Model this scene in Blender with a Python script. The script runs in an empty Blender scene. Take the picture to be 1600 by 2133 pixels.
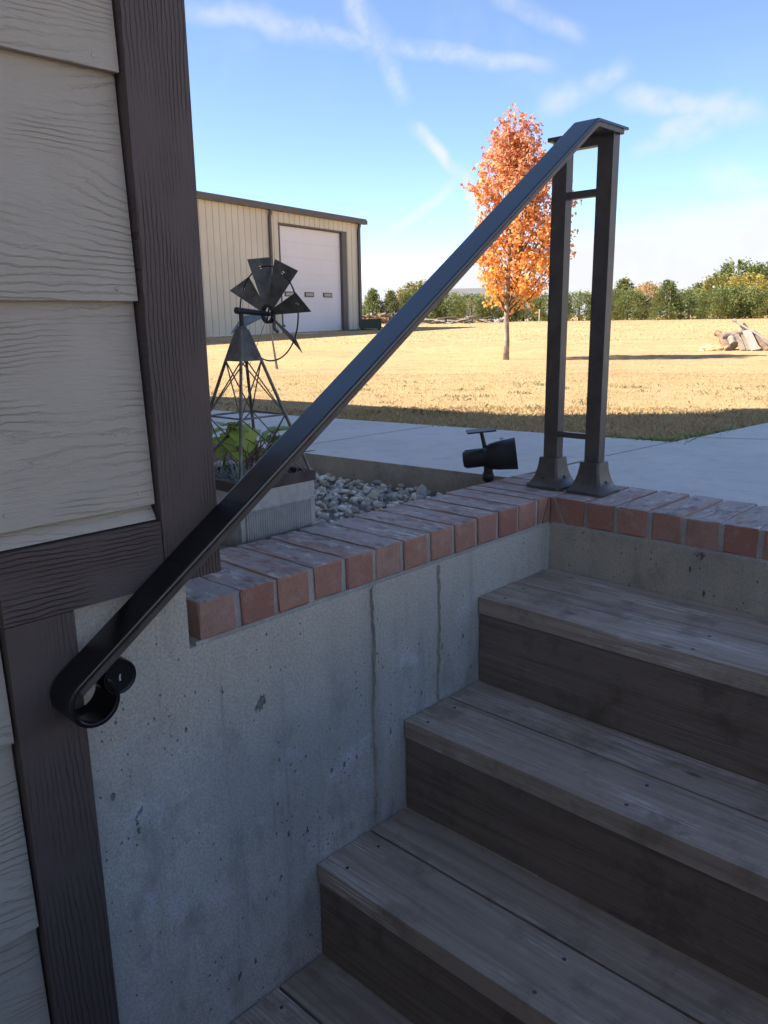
import bpy, bmesh, math, random
import numpy as np
from mathutils import Vector, Matrix, Quaternion

SC = bpy.context.scene
COL = SC.collection
R = math.radians
random.seed(7)
rng = np.random.default_rng(11)

# ------------------------------------------------------------------ camera
CAM = Vector((0.9893, -1.6040, 0.4055))
c_r = Vector((0.724999, 0.688589, -0.014884))
c_u = Vector((-0.148436, 0.177314, 0.972896))
c_f = Vector((-0.672565, 0.703139, -0.230763))
cd = bpy.data.cameras.new("camera")
cam = bpy.data.objects.new("camera", cd)
COL.objects.link(cam)
M = Matrix.Identity(4)
for i in range(3):
    M[i][0], M[i][1], M[i][2], M[i][3] = c_r[i], c_u[i], -c_f[i], CAM[i]
cam.matrix_world = M
cd.sensor_fit = 'HORIZONTAL'
cd.sensor_width = 36.0
cd.lens = 36.0 * 1668.2 / 1600.0
cd.clip_start = 0.02
cd.clip_end = 6000
SC.camera = cam

# ------------------------------------------------------------------ sky, sun, exposure
SUN_EL, SUN_TRAVEL = 42.0, (0.70, 0.71)
SUN_STRENGTH, SKY_STRENGTH, EXPOSURE = 4.5, 0.104, 1.58
world = bpy.data.worlds.new("World")
SC.world = world
world.use_nodes = True
wt = world.node_tree
wt.nodes.clear()


def wn(kind, **kw):
    n = wt.nodes.new(kind)
    for k, v in kw.items():
        if k.startswith('i_'):
            key = k[2:]
            n.inputs[int(key) if key.isdigit() else key].default_value = v
        else:
            setattr(n, k, v)
    return n


def wmath(op, a, b=None, c=None, clamp=False):
    n = wt.nodes.new('ShaderNodeMath')
    n.operation = op
    n.use_clamp = clamp
    for i, v in enumerate((a, b, c)):
        if v is None:
            continue
        if isinstance(v, (int, float)):
            n.inputs[i].default_value = v
        else:
            wt.links.new(v, n.inputs[i])
    return n.outputs[0]


def wsmooth(v, lo, hi, o0=0.0, o1=1.0):
    n = wt.nodes.new('ShaderNodeMapRange')
    n.interpolation_type = 'SMOOTHSTEP'
    wt.links.new(v, n.inputs['Value'])
    n.inputs['From Min'].default_value = lo
    n.inputs['From Max'].default_value = hi
    n.inputs['To Min'].default_value = o0
    n.inputs['To Max'].default_value = o1
    return n.outputs['Result']


def wdot(v, d):
    n = wt.nodes.new('ShaderNodeVectorMath')
    n.operation = 'DOT_PRODUCT'
    wt.links.new(v, n.inputs[0])
    n.inputs[1].default_value = d
    return n.outputs['Value']


sky = wn('ShaderNodeTexSky', sky_type='NISHITA', sun_disc=False)
sky.sun_elevation = R(SUN_EL)
sky.sun_rotation = math.atan2(-SUN_TRAVEL[0], -SUN_TRAVEL[1]) % (2 * math.pi)
sky.altitude = 400
sky.air_density = 0.62
sky.dust_density = 0.0
sky.ozone_density = 1.3
tc = wn('ShaderNodeTexCoord')
DIR = tc.outputs['Generated']
nz1 = wn('ShaderNodeTexNoise', i_Scale=9.0, i_Detail=3.5, i_Roughness=0.62)
wt.links.new(DIR, nz1.inputs['Vector'])
nz2 = wn('ShaderNodeTexNoise', i_Scale=30.0, i_Detail=3.0, i_Roughness=0.65)
wt.links.new(DIR, nz2.inputs['Vector'])
n1 = wmath('SUBTRACT', nz1.outputs['Fac'], 0.5)
n2 = nz2.outputs['Fac']
# old contrails and wisps: great-circle streaks between two sky directions (half width in radians, opacity)
STREAKS = [
    ((-0.7856, 0.5311, 0.3176), (-0.691, 0.6591, 0.297), 0.018, .30),
    ((-0.7103, 0.6353, 0.3031), (-0.5232, 0.8118, 0.2594), 0.012, .34),
    ((-0.6714, 0.6596, 0.3379), (-0.6573, 0.6982, 0.2837), 0.024, .40),
    ((-0.6573, 0.6946, 0.2924), (-0.6458, 0.7253, 0.2386), 0.014, .38),
    ((-0.6439, 0.7335, 0.2174), (-0.6051, 0.7805, 0.1572), 0.011, .55),
    ((-0.61, 0.7734, 0.1724), (-0.5959, 0.7971, 0.0973), 0.014, .45),
    ((-0.6044, 0.7795, 0.1647), (-0.7017, 0.7075, 0.0839), 0.009, .32),
    ((-0.5315, 0.8176, 0.2214), (-0.4503, 0.8543, 0.2598), 0.020, .30),
    ((-0.461, 0.8571, 0.2298), (-0.3364, 0.9203, 0.1997), 0.020, .36),
    ((-0.4278, 0.8841, 0.1879), (-0.3535, 0.9099, 0.2169), 0.018, .34),
    ((-0.5579, 0.7616, 0.3297), (-0.4879, 0.8237, 0.289), 0.016, .26),
    ((-0.4504, 0.8754, 0.1755), (-0.3707, 0.9087, 0.192), 0.012, .20),
    ((-0.3837, 0.9102, 0.1561), (-0.3083, 0.9434, 0.1219), 0.024, .30),
]
fibre = wsmooth(wmath('ADD', n2, wmath('MULTIPLY', n1, .8)), .28, .66, .34, 1.0)
mask = None
for a, b, w, op in STREAKS:
    a, b = Vector(a).normalized(), Vector(b).normalized()
    nrm = a.cross(b).normalized()
    mid = (a + b).normalized()
    half = a.angle(b) / 2
    off = wmath('ABSOLUTE', wmath('ADD', wdot(DIR, nrm), wmath('MULTIPLY', n1, w * 2.8)))
    s1 = wsmooth(off, w * 1.05, 0.0)
    s2 = wsmooth(wdot(DIR, mid), math.cos(half * 1.25), math.cos(half * 0.55))
    s = wmath('MULTIPLY', wmath('MULTIPLY', s1, s2), op * 1.55)
    mask = s if mask is None else wmath('MAXIMUM', mask, s)
# low cloud bank, its top rising towards the north-north-west, with a blue gap under it
sep = wn('ShaderNodeSeparateXYZ')
wt.links.new(DIR, sep.inputs[0])
hx = wdot(DIR, (0.8387, 0.5446, 0.0))      # grows to the right of az -33
top = wmath('ADD', wmath('MULTIPLY', hx, 0.155), 0.090)
zz = wmath('ADD', sep.outputs['Z'], wmath('MULTIPLY', n1, 0.035))
bank_top = wsmooth(wmath('SUBTRACT', zz, top), 0.010, -0.022)
lump = wsmooth(nz1.outputs['Fac'], 0.30, 0.60, 0.80, 1.0)
bank = wmath('MULTIPLY', bank_top, lump)
mask = wmath('MAXIMUM', wmath('MULTIPLY', mask, fibre), bank)
veil = wmath('MULTIPLY', wsmooth(nz1.outputs['Fac'], .5, .8), .10)
mask = wmath('MAXIMUM', mask, veil)
mixc = wn('ShaderNodeMix', data_type='RGBA')
wt.links.new(mask, mixc.inputs['Factor'])
wt.links.new(sky.outputs['Color'], mixc.inputs[6])
mixc.inputs[7].default_value = (3.05, 3.08, 3.16, 1)
bg = wn('ShaderNodeBackground')
wt.links.new(mixc.outputs[2], bg.inputs['Color'])
bg.inputs['Strength'].default_value = SKY_STRENGTH
wo = wn('ShaderNodeOutputWorld')
wt.links.new(bg.outputs[0], wo.inputs['Surface'])

sl = bpy.data.lights.new("sun", 'SUN')
sl.energy = SUN_STRENGTH
sl.angle = R(0.53)
sl.color = (1.0, 0.93, 0.82)
sun = bpy.data.objects.new("sun", sl)
COL.objects.link(sun)
sd = Vector((SUN_TRAVEL[0], SUN_TRAVEL[1], -math.tan(R(SUN_EL)) * math.hypot(*SUN_TRAVEL))).normalized()
sun.rotation_euler = sd.to_track_quat('-Z', 'Y').to_euler()
sun.location = (-20, -20, 30)
SC.view_settings.view_transform = 'Standard'
SC.view_settings.look = 'None'
SC.view_settings.exposure = EXPOSURE
SC.view_settings.gamma = 1.0
SC.view_settings.use_curve_mapping = False
SC.cycles.use_denoising = True
SC.cycles.max_bounces = 6
SC.cycles.diffuse_bounces = 3
SC.cycles.glossy_bounces = 2
SC.cycles.transmission_bounces = 3
SC.cycles.use_adaptive_sampling = True
SC.cycles.adaptive_threshold = 0.02
world.cycles.sampling_method = 'MANUAL'
world.cycles.sample_map_resolution = 512

# ------------------------------------------------------------------ material helpers
class NT:
    def __init__(self, name):
        self.m = bpy.data.materials.new(name)
        self.m.use_nodes = True
        self.t = self.m.node_tree
        self.b = self.t.nodes['Principled BSDF']
        self.tc = self.t.nodes.new('ShaderNodeTexCoord')
        self.oi = None

    def put(self, sock, v):
        if v is None:
            return
        if isinstance(v, (int, float)):
            sock.default_value = v
        elif isinstance(v, (tuple, list)):
            v = tuple(v)
            sock.default_value = v + (1,) if (len(v) == 3 and sock.type == 'RGBA') else v
        else:
            self.t.links.new(v, sock)

    def rnd(self):
        if self.oi is None:
            self.oi = self.t.nodes.new('ShaderNodeObjectInfo')
        return self.oi.outputs['Random']

    def vec(self, scale=(1, 1, 1), jitter=False, space='Object'):
        v = self.tc.outputs[space]
        if jitter:
            a = self.t.nodes.new('ShaderNodeVectorMath')
            a.operation = 'ADD'
            self.t.links.new(v, a.inputs[0])
            c = self.t.nodes.new('ShaderNodeCombineXYZ')
            for i, k in enumerate((37.0, 91.0, 53.0)):
                self.t.links.new(self.math('MULTIPLY', self.rnd(), k), c.inputs[i])
            self.t.links.new(c.outputs[0], a.inputs[1])
            v = a.outputs[0]
        mp = self.t.nodes.new('ShaderNodeMapping')
        mp.inputs['Scale'].default_value = scale
        self.t.links.new(v, mp.inputs['Vector'])
        return mp.outputs[0]

    def noise(self, vec, scale=1.0, detail=4.0, rough=.55, dist=0.0):
        n = self.t.nodes.new('ShaderNodeTexNoise')
        self.put(n.inputs['Vector'], vec)
        n.inputs['Scale'].default_value = scale
        n.inputs['Detail'].default_value = detail
        n.inputs['Roughness'].default_value = rough
        n.inputs['Distortion'].default_value = dist
        return n.outputs['Fac']

    def voro(self, vec, scale=1.0, feature='F1', out='Distance', rnd=1.0):
        n = self.t.nodes.new('ShaderNodeTexVoronoi')
        n.feature = feature
        self.put(n.inputs['Vector'], vec)
        n.inputs['Scale'].default_value = scale
        n.inputs['Randomness'].default_value = rnd
        return n.outputs[out]

    def math(self, op, a, b=None, c=None):
        n = self.t.nodes.new('ShaderNodeMath')
        n.operation = op
        for i, v in enumerate((a, b, c)):
            self.put(n.inputs[i], v)
        return n.outputs[0]

    def rng(self, v, lo, hi, a=0.0, b=1.0, smooth=True):
        n = self.t.nodes.new('ShaderNodeMapRange')
        if smooth:
            n.interpolation_type = 'SMOOTHSTEP'
        self.put(n.inputs['Value'], v)
        for k, x in zip(('From Min', 'From Max', 'To Min', 'To Max'), (lo, hi, a, b)):
            n.inputs[k].default_value = x
        return n.outputs['Result']

    def mix(self, f, a, b, mode='MIX'):
        n = self.t.nodes.new('ShaderNodeMix')
        n.data_type = 'RGBA'
        n.blend_type = mode
        self.put(n.inputs['Factor'], f)
        self.put(n.inputs[6], a)
        self.put(n.inputs[7], b)
        return n.outputs[2]

    def bump(self, h, strength=.5, dist=.002, prev=None):
        n = self.t.nodes.new('ShaderNodeBump')
        n.inputs['Strength'].default_value = strength
        n.inputs['Distance'].default_value = dist
        self.put(n.inputs['Height'], h)
        if prev is not None:
            self.t.links.new(prev, n.inputs['Normal'])
        return n.outputs[0]

    def sep(self, vec):
        n = self.t.nodes.new('ShaderNodeSeparateXYZ')
        self.t.links.new(vec, n.inputs[0])
        return n.outputs

    def attr(self, name):
        n = self.t.nodes.new('ShaderNodeAttribute')
        n.attribute_name = name
        return n.outputs['Color']

    def done(self, col=None, rough=.7, normal=None, metal=0.0, spec=None):
        self.put(self.b.inputs['Base Color'], col)
        self.put(self.b.inputs['Roughness'], rough)
        self.put(self.b.inputs['Metallic'], metal)
        if spec is not None:
            self.put(self.b.inputs['Specular IOR Level'], spec)
        if normal is not None:
            self.t.links.new(normal, self.b.inputs['Normal'])
        return self.m

    def leafy(self, col, trans=.4, rough=.6):
        """diffuse sheet with light coming through it"""
        self.put(self.b.inputs['Base Color'], col)
        self.b.inputs['Roughness'].default_value = rough
        self.b.inputs['Specular IOR Level'].default_value = .25
        tr = self.t.nodes.new('ShaderNodeBsdfTranslucent')
        self.put(tr.inputs['Color'], col)
        mx = self.t.nodes.new('ShaderNodeMixShader')
        mx.inputs[0].default_value = trans
        self.t.links.new(self.b.outputs[0], mx.inputs[1])
        self.t.links.new(tr.outputs[0], mx.inputs[2])
        out = self.t.nodes['Material Output']
        self.t.links.new(mx.outputs[0], out.inputs['Surface'])
        return self.m


MAT = {}


def wood_emboss(name, axis, c1, c2, freq, amp, stretch, strength, rough=.75, fleck=None, coldark=.0):
    """embossed wood grain on painted board; axis = direction the grain runs along ('y' or 'z')"""
    n = NT(name)
    v = n.vec((3, stretch, 5.5) if axis == 'y' else (3, 5.5, stretch), jitter=True)
    warp = n.noise(v, 1.0, 2.0, .5)
    xyz = n.sep(n.vec((1, 1, 1), jitter=True))
    t = xyz[2] if axis == 'y' else xyz[1]
    wob = n.noise(n.vec((8, 30, 90) if axis == 'y' else (8, 90, 30), jitter=True), 1.0, 3.0, .6)
    ph = n.math('ADD', n.math('MULTIPLY', t, freq), n.math('MULTIPLY', warp, amp))
    ph = n.math('ADD', ph, n.math('MULTIPLY', wob, 1.1))
    saw = n.math('FRACT', ph)
    line = n.rng(saw, .0, .35)                              # sharp ledge, slow ramp
    line2 = n.rng(saw, .96, 1.0, 1.0, 0.0)
    h = n.math('MULTIPLY', line, line2)
    patch = n.rng(n.noise(n.vec((2, 5, 9) if axis == 'y' else (2, 9, 5), jitter=True), 1.0, 3.0, .5), .36, .58)
    h = n.math('MULTIPLY', h, patch)
    fine = n.noise(n.vec((60, 45, 420) if axis == 'y' else (60, 420, 45), jitter=True), 1.0, 3.0, .65)
    hh = n.math('ADD', n.math('MULTIPLY', h, .8), n.math('MULTIPLY', fine, .55))
    nb = n.bump(hh, strength, .0028)
    big = n.noise(n.vec((1.5, 2.0, 2.0), jitter=True), 1.0, 4.0, .6)
    col = n.mix(n.rng(big, .3, .7), c1, c2)
    grime = n.rng(n.noise(n.vec((20, 20, 20)), 1.0, 6.0, .7), .55, .8)
    col = n.mix(n.math('MULTIPLY', grime, .22), col, tuple(x * .6 for x in c1))
    groove = n.math('MULTIPLY', n.rng(saw, .0, .14, 1.0, 0.0), patch)
    col = n.mix(n.math('MULTIPLY', groove, .30), col, tuple(x * .55 for x in c1))
    MAT[name] = n.done(col, rough, nb, spec=.3)


wood_emboss('siding', 'y', (.56, .475, .37), (.61, .52, .41), 95.0, 17.0, 1.6, .75)
wood_emboss('trim_v', 'z', (.130, .094, .080), (.160, .115, .098), 150.0, 9.0, 1.4, 1.0, rough=.55)
wood_emboss('trim_h', 'y', (.130, .094, .080), (.160, .115, .098), 130.0, 8.0, 1.4, 1.0, rough=.55)


def concrete(name, base, lo, pits=None, streak=True, rough=.88, mottle=1.0, wash=None):
    """pits: axis (0 x, 1 y) that runs along the face, for bug holes laid out on it"""
    n = NT(name)
    big = n.noise(n.vec((2.6, 2.6, 1.8)), 1.0, 5.0, .62)
    col = n.mix(n.rng(big, .36, .62), lo, base)
    med = n.noise(n.vec((15, 15, 10)), 1.0, 6.0, .68)
    col = n.mix(n.rng(med, .48, .72, 0, .55 * mottle), col, tuple(x * .66 for x in lo))
    pale = n.rng(n.noise(n.vec((7, 7, 9)), 1.0, 6.0, .72), .52, .72, 0, .65 * mottle)
    col = n.mix(pale, col, tuple(min(x * 1.3, .78) for x in base))
    if wash is not None:                      # cement wash that ran down from the brick bed
        z = n.sep(n.vec((1, 1, 1)))[2]
        edge = n.math('ADD', z, n.math('MULTIPLY', n.noise(n.vec((9, 9, 3)), 1.0, 5.0, .65), .26))
        col = n.mix(n.rng(edge, -.17, .02, 0, .75), col, wash)
    if streak:
        st = n.noise(n.vec((11, 11, .8)), 1.0, 5.0, .62)
        col = n.mix(n.rng(st, .52, .70, 0, .55), col, tuple(x * .52 for x in lo))
        st2 = n.noise(n.vec((60, 60, 3.5)), 1.0, 3.0, .6)
        col = n.mix(n.rng(st2, .60, .78, 0, .45), col, tuple(x * .5 for x in lo))
    fine = n.noise(n.vec((240, 240, 240)), 1.0, 3.0, .7)
    col = n.mix(n.rng(fine, .36, .66, 0, .34 * mottle), col, tuple(x * .5 for x in lo))
    h = n.math('ADD', n.math('MULTIPLY', fine, .35), n.math('MULTIPLY', med, .8))
    if pits is not None:
        p3 = n.sep(n.vec((1, 1, 1)))
        jn = n.noise(n.vec((90, 90, 60)), 1.0, 2.0, .6)
        clus = n.noise(n.vec((4.5, 4.5, 4.5)), 1.0, 3.0, .6)
        for sc, thr, keep, zs in ((13, .072, .915, .45), (31, .095, .955, .45), (85, .135, .885, .7)):
            cb = n.t.nodes.new('ShaderNodeCombineXYZ')
            n.put(cb.inputs[0], n.math('ADD', p3[pits], n.math('MULTIPLY', jn, .5 / sc)))
            n.put(cb.inputs[1], n.math('ADD', n.math('MULTIPLY', p3[2], zs), n.math('MULTIPLY', jn, .35 / sc)))
            cr = n.t.nodes.new('ShaderNodeTexVoronoi')
            cr.voronoi_dimensions = '2D'
            cr.inputs['Scale'].default_value = sc
            n.t.links.new(cb.outputs[0], cr.inputs['Vector'])
            rnd = n.sep(cr.outputs['Color'])
            sel = n.rng(n.math('ADD', rnd[0], n.math('MULTIPLY', n.math('SUBTRACT', clus, .5), 1.5)), keep, keep + .02)
            rad = n.math('MULTIPLY', n.math('ADD', rnd[1], .35), thr)
            pit = n.math('MULTIPLY', n.rng(n.math('DIVIDE', cr.outputs['Distance'], rad), .55, 1.0, 1.0, 0.0), sel)
            col = n.mix(n.math('MULTIPLY', pit, .72), col, tuple(x * .2 for x in lo))
            h = n.math('SUBTRACT', h, n.math('MULTIPLY', pit, 1.4))
    nb = n.bump(h, .75, .004)
    MAT[name] = n.done(col, rough, nb, spec=.25)


concrete('concrete_wall', (.80, .73, .63), (.58, .53, .455), pits=1, mottle=1.35, wash=(.72, .62, .48))
concrete('concrete_rough', (.58, .50, .38), (.42, .365, .28), pits=0, streak=False)
concrete('concrete_stub', (.60, .53, .42), (.44, .39, .31), pits=1, streak=False, mottle=1.4)
concrete('slab', (.80, .73, .65), (.72, .66, .585), streak=False, rough=.8, mottle=.7)
concrete('slab_side', (.50, .445, .36), (.38, .335, .27), pits=0, streak=False)
concrete('mortar', (.58, .53, .46), (.46, .42, .36), streak=False)


def brick_mat(name, top):
    n = NT(name)
    r = n.rnd()
    base = n.mix(r, (.55, .275, .185), (.43, .185, .135))
    base = n.mix(n.rng(n.math('FRACT', n.math('MULTIPLY', r, 7.3)), .55, .95, 0, .75), base, (.54, .345, .26))
    base = n.mix(n.rng(n.noise(n.vec((30, 30, 30), True), 1, 5, .7), .40, .70, 0, .7), base, (.40, .215, .15))
    fine = n.noise(n.vec((300, 300, 300), True), 1, 3, .7)
    base = n.mix(n.rng(fine, .50, .70, 0, .4), base, (.20, .11, .09))
    lime = n.noise(n.vec((22, 26, 30), True), 1, 6, .72)
    base = n.mix(n.rng(lime, .50, .74, 0, .45), base, (.56, .47, .40))
    h = n.math('ADD', fine, n.math('MULTIPLY', n.noise(n.vec((45, 45, 45), True), 1, 4, .6), 1.2))
    if top:
        smear = n.noise(n.vec((13, 22, 10), True), 1, 6, .68)
        base = n.mix(n.rng(smear, .34, .56, .30, .95), base, (.52, .425, .385))
        soot = n.noise(n.vec((18, 34, 10), True), 1.0, 6, .72)
        base = n.mix(n.rng(soot, .50, .66, 0, .8), base, (.20, .175, .185))
        pale = n.noise(n.vec((15, 38, 10), True), 1.3, 6, .75)
        base = n.mix(n.rng(pale, .52, .66, 0, .85), base, (.80, .70, .62))
    MAT[name] = n.done(base, .85, n.bump(h, .6 if not top else .8, .003), spec=.25)


brick_mat('brick_face', False)
brick_mat('brick_top', True)


def deck(name, dark, mid, light, worn, wornamt, knots=.06):
    n = NT(name)
    g = n.noise(n.vec((2.0, 42, 42), True), 1, 5, .62, .9)
    col = n.mix(n.rng(g, .30, .52), dark, mid)
    col = n.mix(n.rng(g, .50, .74), col, light)
    f = n.noise(n.vec((7, 300, 300), True), 1, 3, .7)
    col = n.mix(n.rng(f, .48, .70, 0, .32), col, tuple(x * .66 for x in dark))
    w = n.noise(n.vec((3.0, 11, 6), True), 1, 6, .68)
    wf = n.math('MULTIPLY', n.rng(w, .50, .68, 0, wornamt), n.rng(f, .58, .34))
    col = n.mix(wf, col, worn)
    kd = n.voro(n.vec((4.2, 10, 10), True), 1.0)
    kn = n.math('MULTIPLY', n.rng(kd, knots * .5, knots * 1.6, .8, 0), 1.0)
    col = n.mix(kn, col, tuple(x * .35 for x in dark))
    dirt = n.noise(n.vec((9, 9, 9), True), 1, 6, .72)
    col = n.mix(n.rng(dirt, .48, .68, 0, .6), col, tuple(x * .6 for x in dark))
    crack = n.rng(n.noise(n.vec((2.6, 130, 130), True), 1, 2, .5), .74, .80, 0, .7)
    col = n.mix(crack, col, tuple(x * .3 for x in dark))
    h = n.math('SUBTRACT', n.math('ADD', n.math('MULTIPLY', f, .8), n.math('MULTIPLY', g, .7)), crack)
    MAT[name] = n.done(col, .8, n.bump(h, .8, .002), spec=.25)


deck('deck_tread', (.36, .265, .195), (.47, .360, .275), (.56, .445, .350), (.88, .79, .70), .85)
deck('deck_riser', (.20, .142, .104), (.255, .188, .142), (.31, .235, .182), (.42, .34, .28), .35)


def simple(name, col, rough=.6, metal=0.0, bumpscale=None, bs=.2, var=.15, vs=8.0, spec=None):
    n = NT(name)
    v = n.noise(n.vec((vs, vs, vs)), 1, 5, .6)
    c = n.mix(n.rng(v, .3, .7), tuple(x * (1 - var) for x in col), tuple(min(1, x * (1 + var)) for x in col))
    nb = None
    if bumpscale:
        nb = n.bump(n.noise(n.vec((bumpscale,) * 3), 1, 3, .6), bs, .002)
    MAT[name] = n.done(c, rough, nb, metal, spec)


def rail_mat():
    n = NT('rail_black')
    sp = n.noise(n.vec((700, 700, 700)), 1, 2, .5)
    dust = n.rng(n.noise(n.vec((30, 30, 30)), 1, 6, .7), .5, .8, 0, .35)
    col = n.mix(dust, (.007, .007, .008), (.022, .021, .021))
    ro = n.rng(n.noise(n.vec((12, 12, 12)), 1, 4, .6), .3, .7, .17, .27)
    MAT['rail_black'] = n.done(col, ro, n.bump(sp, .05, .0004), spec=.9)


rail_mat()
simple('post_black', (.100, .080, .068), .38, bumpscale=500, bs=.08, var=.2, vs=25)
simple('chip', (.55, .55, .55), .6)
simple('screw', (.10, .10, .105), .4, metal=.6)
simple('windmill_metal', (.165, .155, .135), .42, metal=.35, bumpscale=200, bs=.1, var=.35, vs=40)
simple('windmill_dark', (.03, .028, .027), .5, var=.3)
simple('rust_rim', (.085, .062, .055), .75, bumpscale=150, bs=.3, var=.35, vs=30)
simple('soil', (.05, .036, .026), .95, bumpscale=120, bs=.8, var=.4, vs=40)
simple('black_plastic', (.017, .016, .015), .5, bumpscale=300, bs=.08, var=.25, vs=40)
simple('solar_panel', (.03, .035, .05), .5)
simple('clear_plastic', (.55, .57, .6), .15)
simple('shed_wall', (.62, .57, .46), .55, var=.05, vs=.7)
simple('shed_trim', (.095, .08, .075), .5, var=.1)
simple('shed_roof', (.13, .14, .15), .5, metal=.2)
simple('door_white', (.76, .74, .76), .55, var=.025, vs=.8)
simple('door_glass', (.35, .36, .32), .15)
simple('green_paint', (.02, .045, .028), .5)
simple('hose', (.02, .11, .07), .45)
simple('bark', (.27, .215, .165), .9, bumpscale=30, bs=.9, var=.4, vs=14)
simple('dark_bark', (.10, .075, .055), .9, bumpscale=20, bs=.8, var=.3, vs=6)
simple('log_wood', (.20, .125, .075), .85, bumpscale=30, bs=.7, var=.35, vs=12)
simple('board_grey', (.215, .170, .125), .8, bumpscale=40, bs=.4, var=.25, vs=10)
simple('board_pale', (.31, .27, .22), .7, var=.12, vs=8)
simple('pvc', (.42, .40, .36), .4, var=.05)
simple('straw_heap', (.60, .45, .22), .9, bumpscale=60, bs=.8, var=.2, vs=12)
simple('metal_pole', (.55, .54, .52), .5)
simple('roof_shingle', (.16, .155, .15), .9, bumpscale=30, bs=.5, var=.2)
simple('house_wall', (.44, .41, .36), .8, bumpscale=60, bs=.3, var=.08)
simple('twig', (.20, .125, .085), .85, var=.35, vs=60)


def galv():
    n = NT('galvanized')
    v = n.voro(n.vec((70, 70, 70)), 1.0, out='Color')
    s = n.sep(v)[0]
    st = n.noise(n.vec((40, 40, 5)), 1, 5, .65)
    col = n.mix(n.rng(s, .2, .8), (.46, .485, .50), (.52, .545, .555))
    col = n.mix(n.rng(st, .48, .75, 0, .6), col, (.32, .325, .315))
    MAT['galvanized'] = n.done(col, .42, n.bump(st, .15, .001), .8)


galv()


def gravel_mat():
    n = NT('gravel_stone')
    a = n.attr('col')
    f = n.noise(n.vec((90, 90, 90)), 1, 5, .65)
    col = n.mix(n.rng(f, .4, .75, 0, .45), a, (.17, .16, .155))
    MAT['gravel_stone'] = n.done(col, .85, n.bump(f, .5, .003), spec=.3)


gravel_mat()


def lawn_mat():
    n = NT('lawn_ground')
    b = n.noise(n.vec((.35, .35, .35)), 1, 6, .62)
    col = n.mix(n.rng(b, .35, .68), (.55, .385, .19), (.49, .325, .17))
    m = n.noise(n.vec((2.3, 2.3, 2.3)), 1, 6, .7)
    col = n.mix(n.rng(m, .48, .70, 0, .75), col, (.36, .235, .112))
    g = n.noise(n.vec((1.1, 1.1, 1.1)), 1.7, 5, .68)
    col = n.mix(n.rng(g, .58, .74, 0, .6), col, (.29, .235, .095))
    f = n.noise(n.vec((45, 45, 45)), 1, 4, .75)
    col = n.mix(n.rng(f, .45, .75, 0, .5), col, (.32, .215, .105))
    MAT['lawn_ground'] = n.done(col, .95, n.bump(f, .8, .03), spec=.1)


lawn_mat()


def attr_leaf(name, trans, rough=.6, dark=None, sc=6):
    n = NT(name)
    MAT[name] = n.leafy(n.attr('col'), trans, rough)


attr_leaf('grass_blade', .45, .7)
attr_leaf('maple_leaf', .48, .55)
attr_leaf('cedar_spray', .28, .7)
attr_leaf('garden_leaf', .42, .5)

# ------------------------------------------------------------------ mesh helpers
WLOC = {}


def link(name, me, mats, parent=None, loc=(0, 0, 0), rot=None, scale=None, local=False):
    o = bpy.data.objects.new(name, me)
    COL.objects.link(o)
    if me is not None and mats is not None and len(me.materials) == 0:
        for m in (mats if isinstance(mats, (list, tuple)) else [mats]):
            me.materials.append(MAT[m])
    o.location = loc
    if rot is not None:
        o.rotation_euler = rot
    if scale is not None:
        o.scale = scale if isinstance(scale, (tuple, list)) else (scale,) * 3
    if parent is not None:
        o.parent = parent
        if not local:
            o.matrix_parent_inverse = Matrix.Translation(-Vector(WLOC.get(parent.name, (0, 0, 0))))
    return o


def tag(o, label, cat, group=None, kind=None):
    if label:
        o['label'] = label
    if cat:
        o['category'] = cat
    if group:
        o['group'] = group
    if kind:
        o['kind'] = kind
    return o


def thing(name, loc, label, cat, group=None, rotz=None, scale=None):
    o = bpy.data.objects.new(name, None)
    o.empty_display_size = .1
    COL.objects.link(o)
    o.location = loc
    if rotz is not None:
        o.rotation_euler = (0, 0, rotz)
    if scale is not None:
        o.scale = scale if isinstance(scale, (tuple, list)) else (scale,) * 3
    WLOC[o.name] = tuple(loc)
    return tag(o, label, cat, group)


def structure(o):
    o['kind'] = 'structure'
    return o


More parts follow.
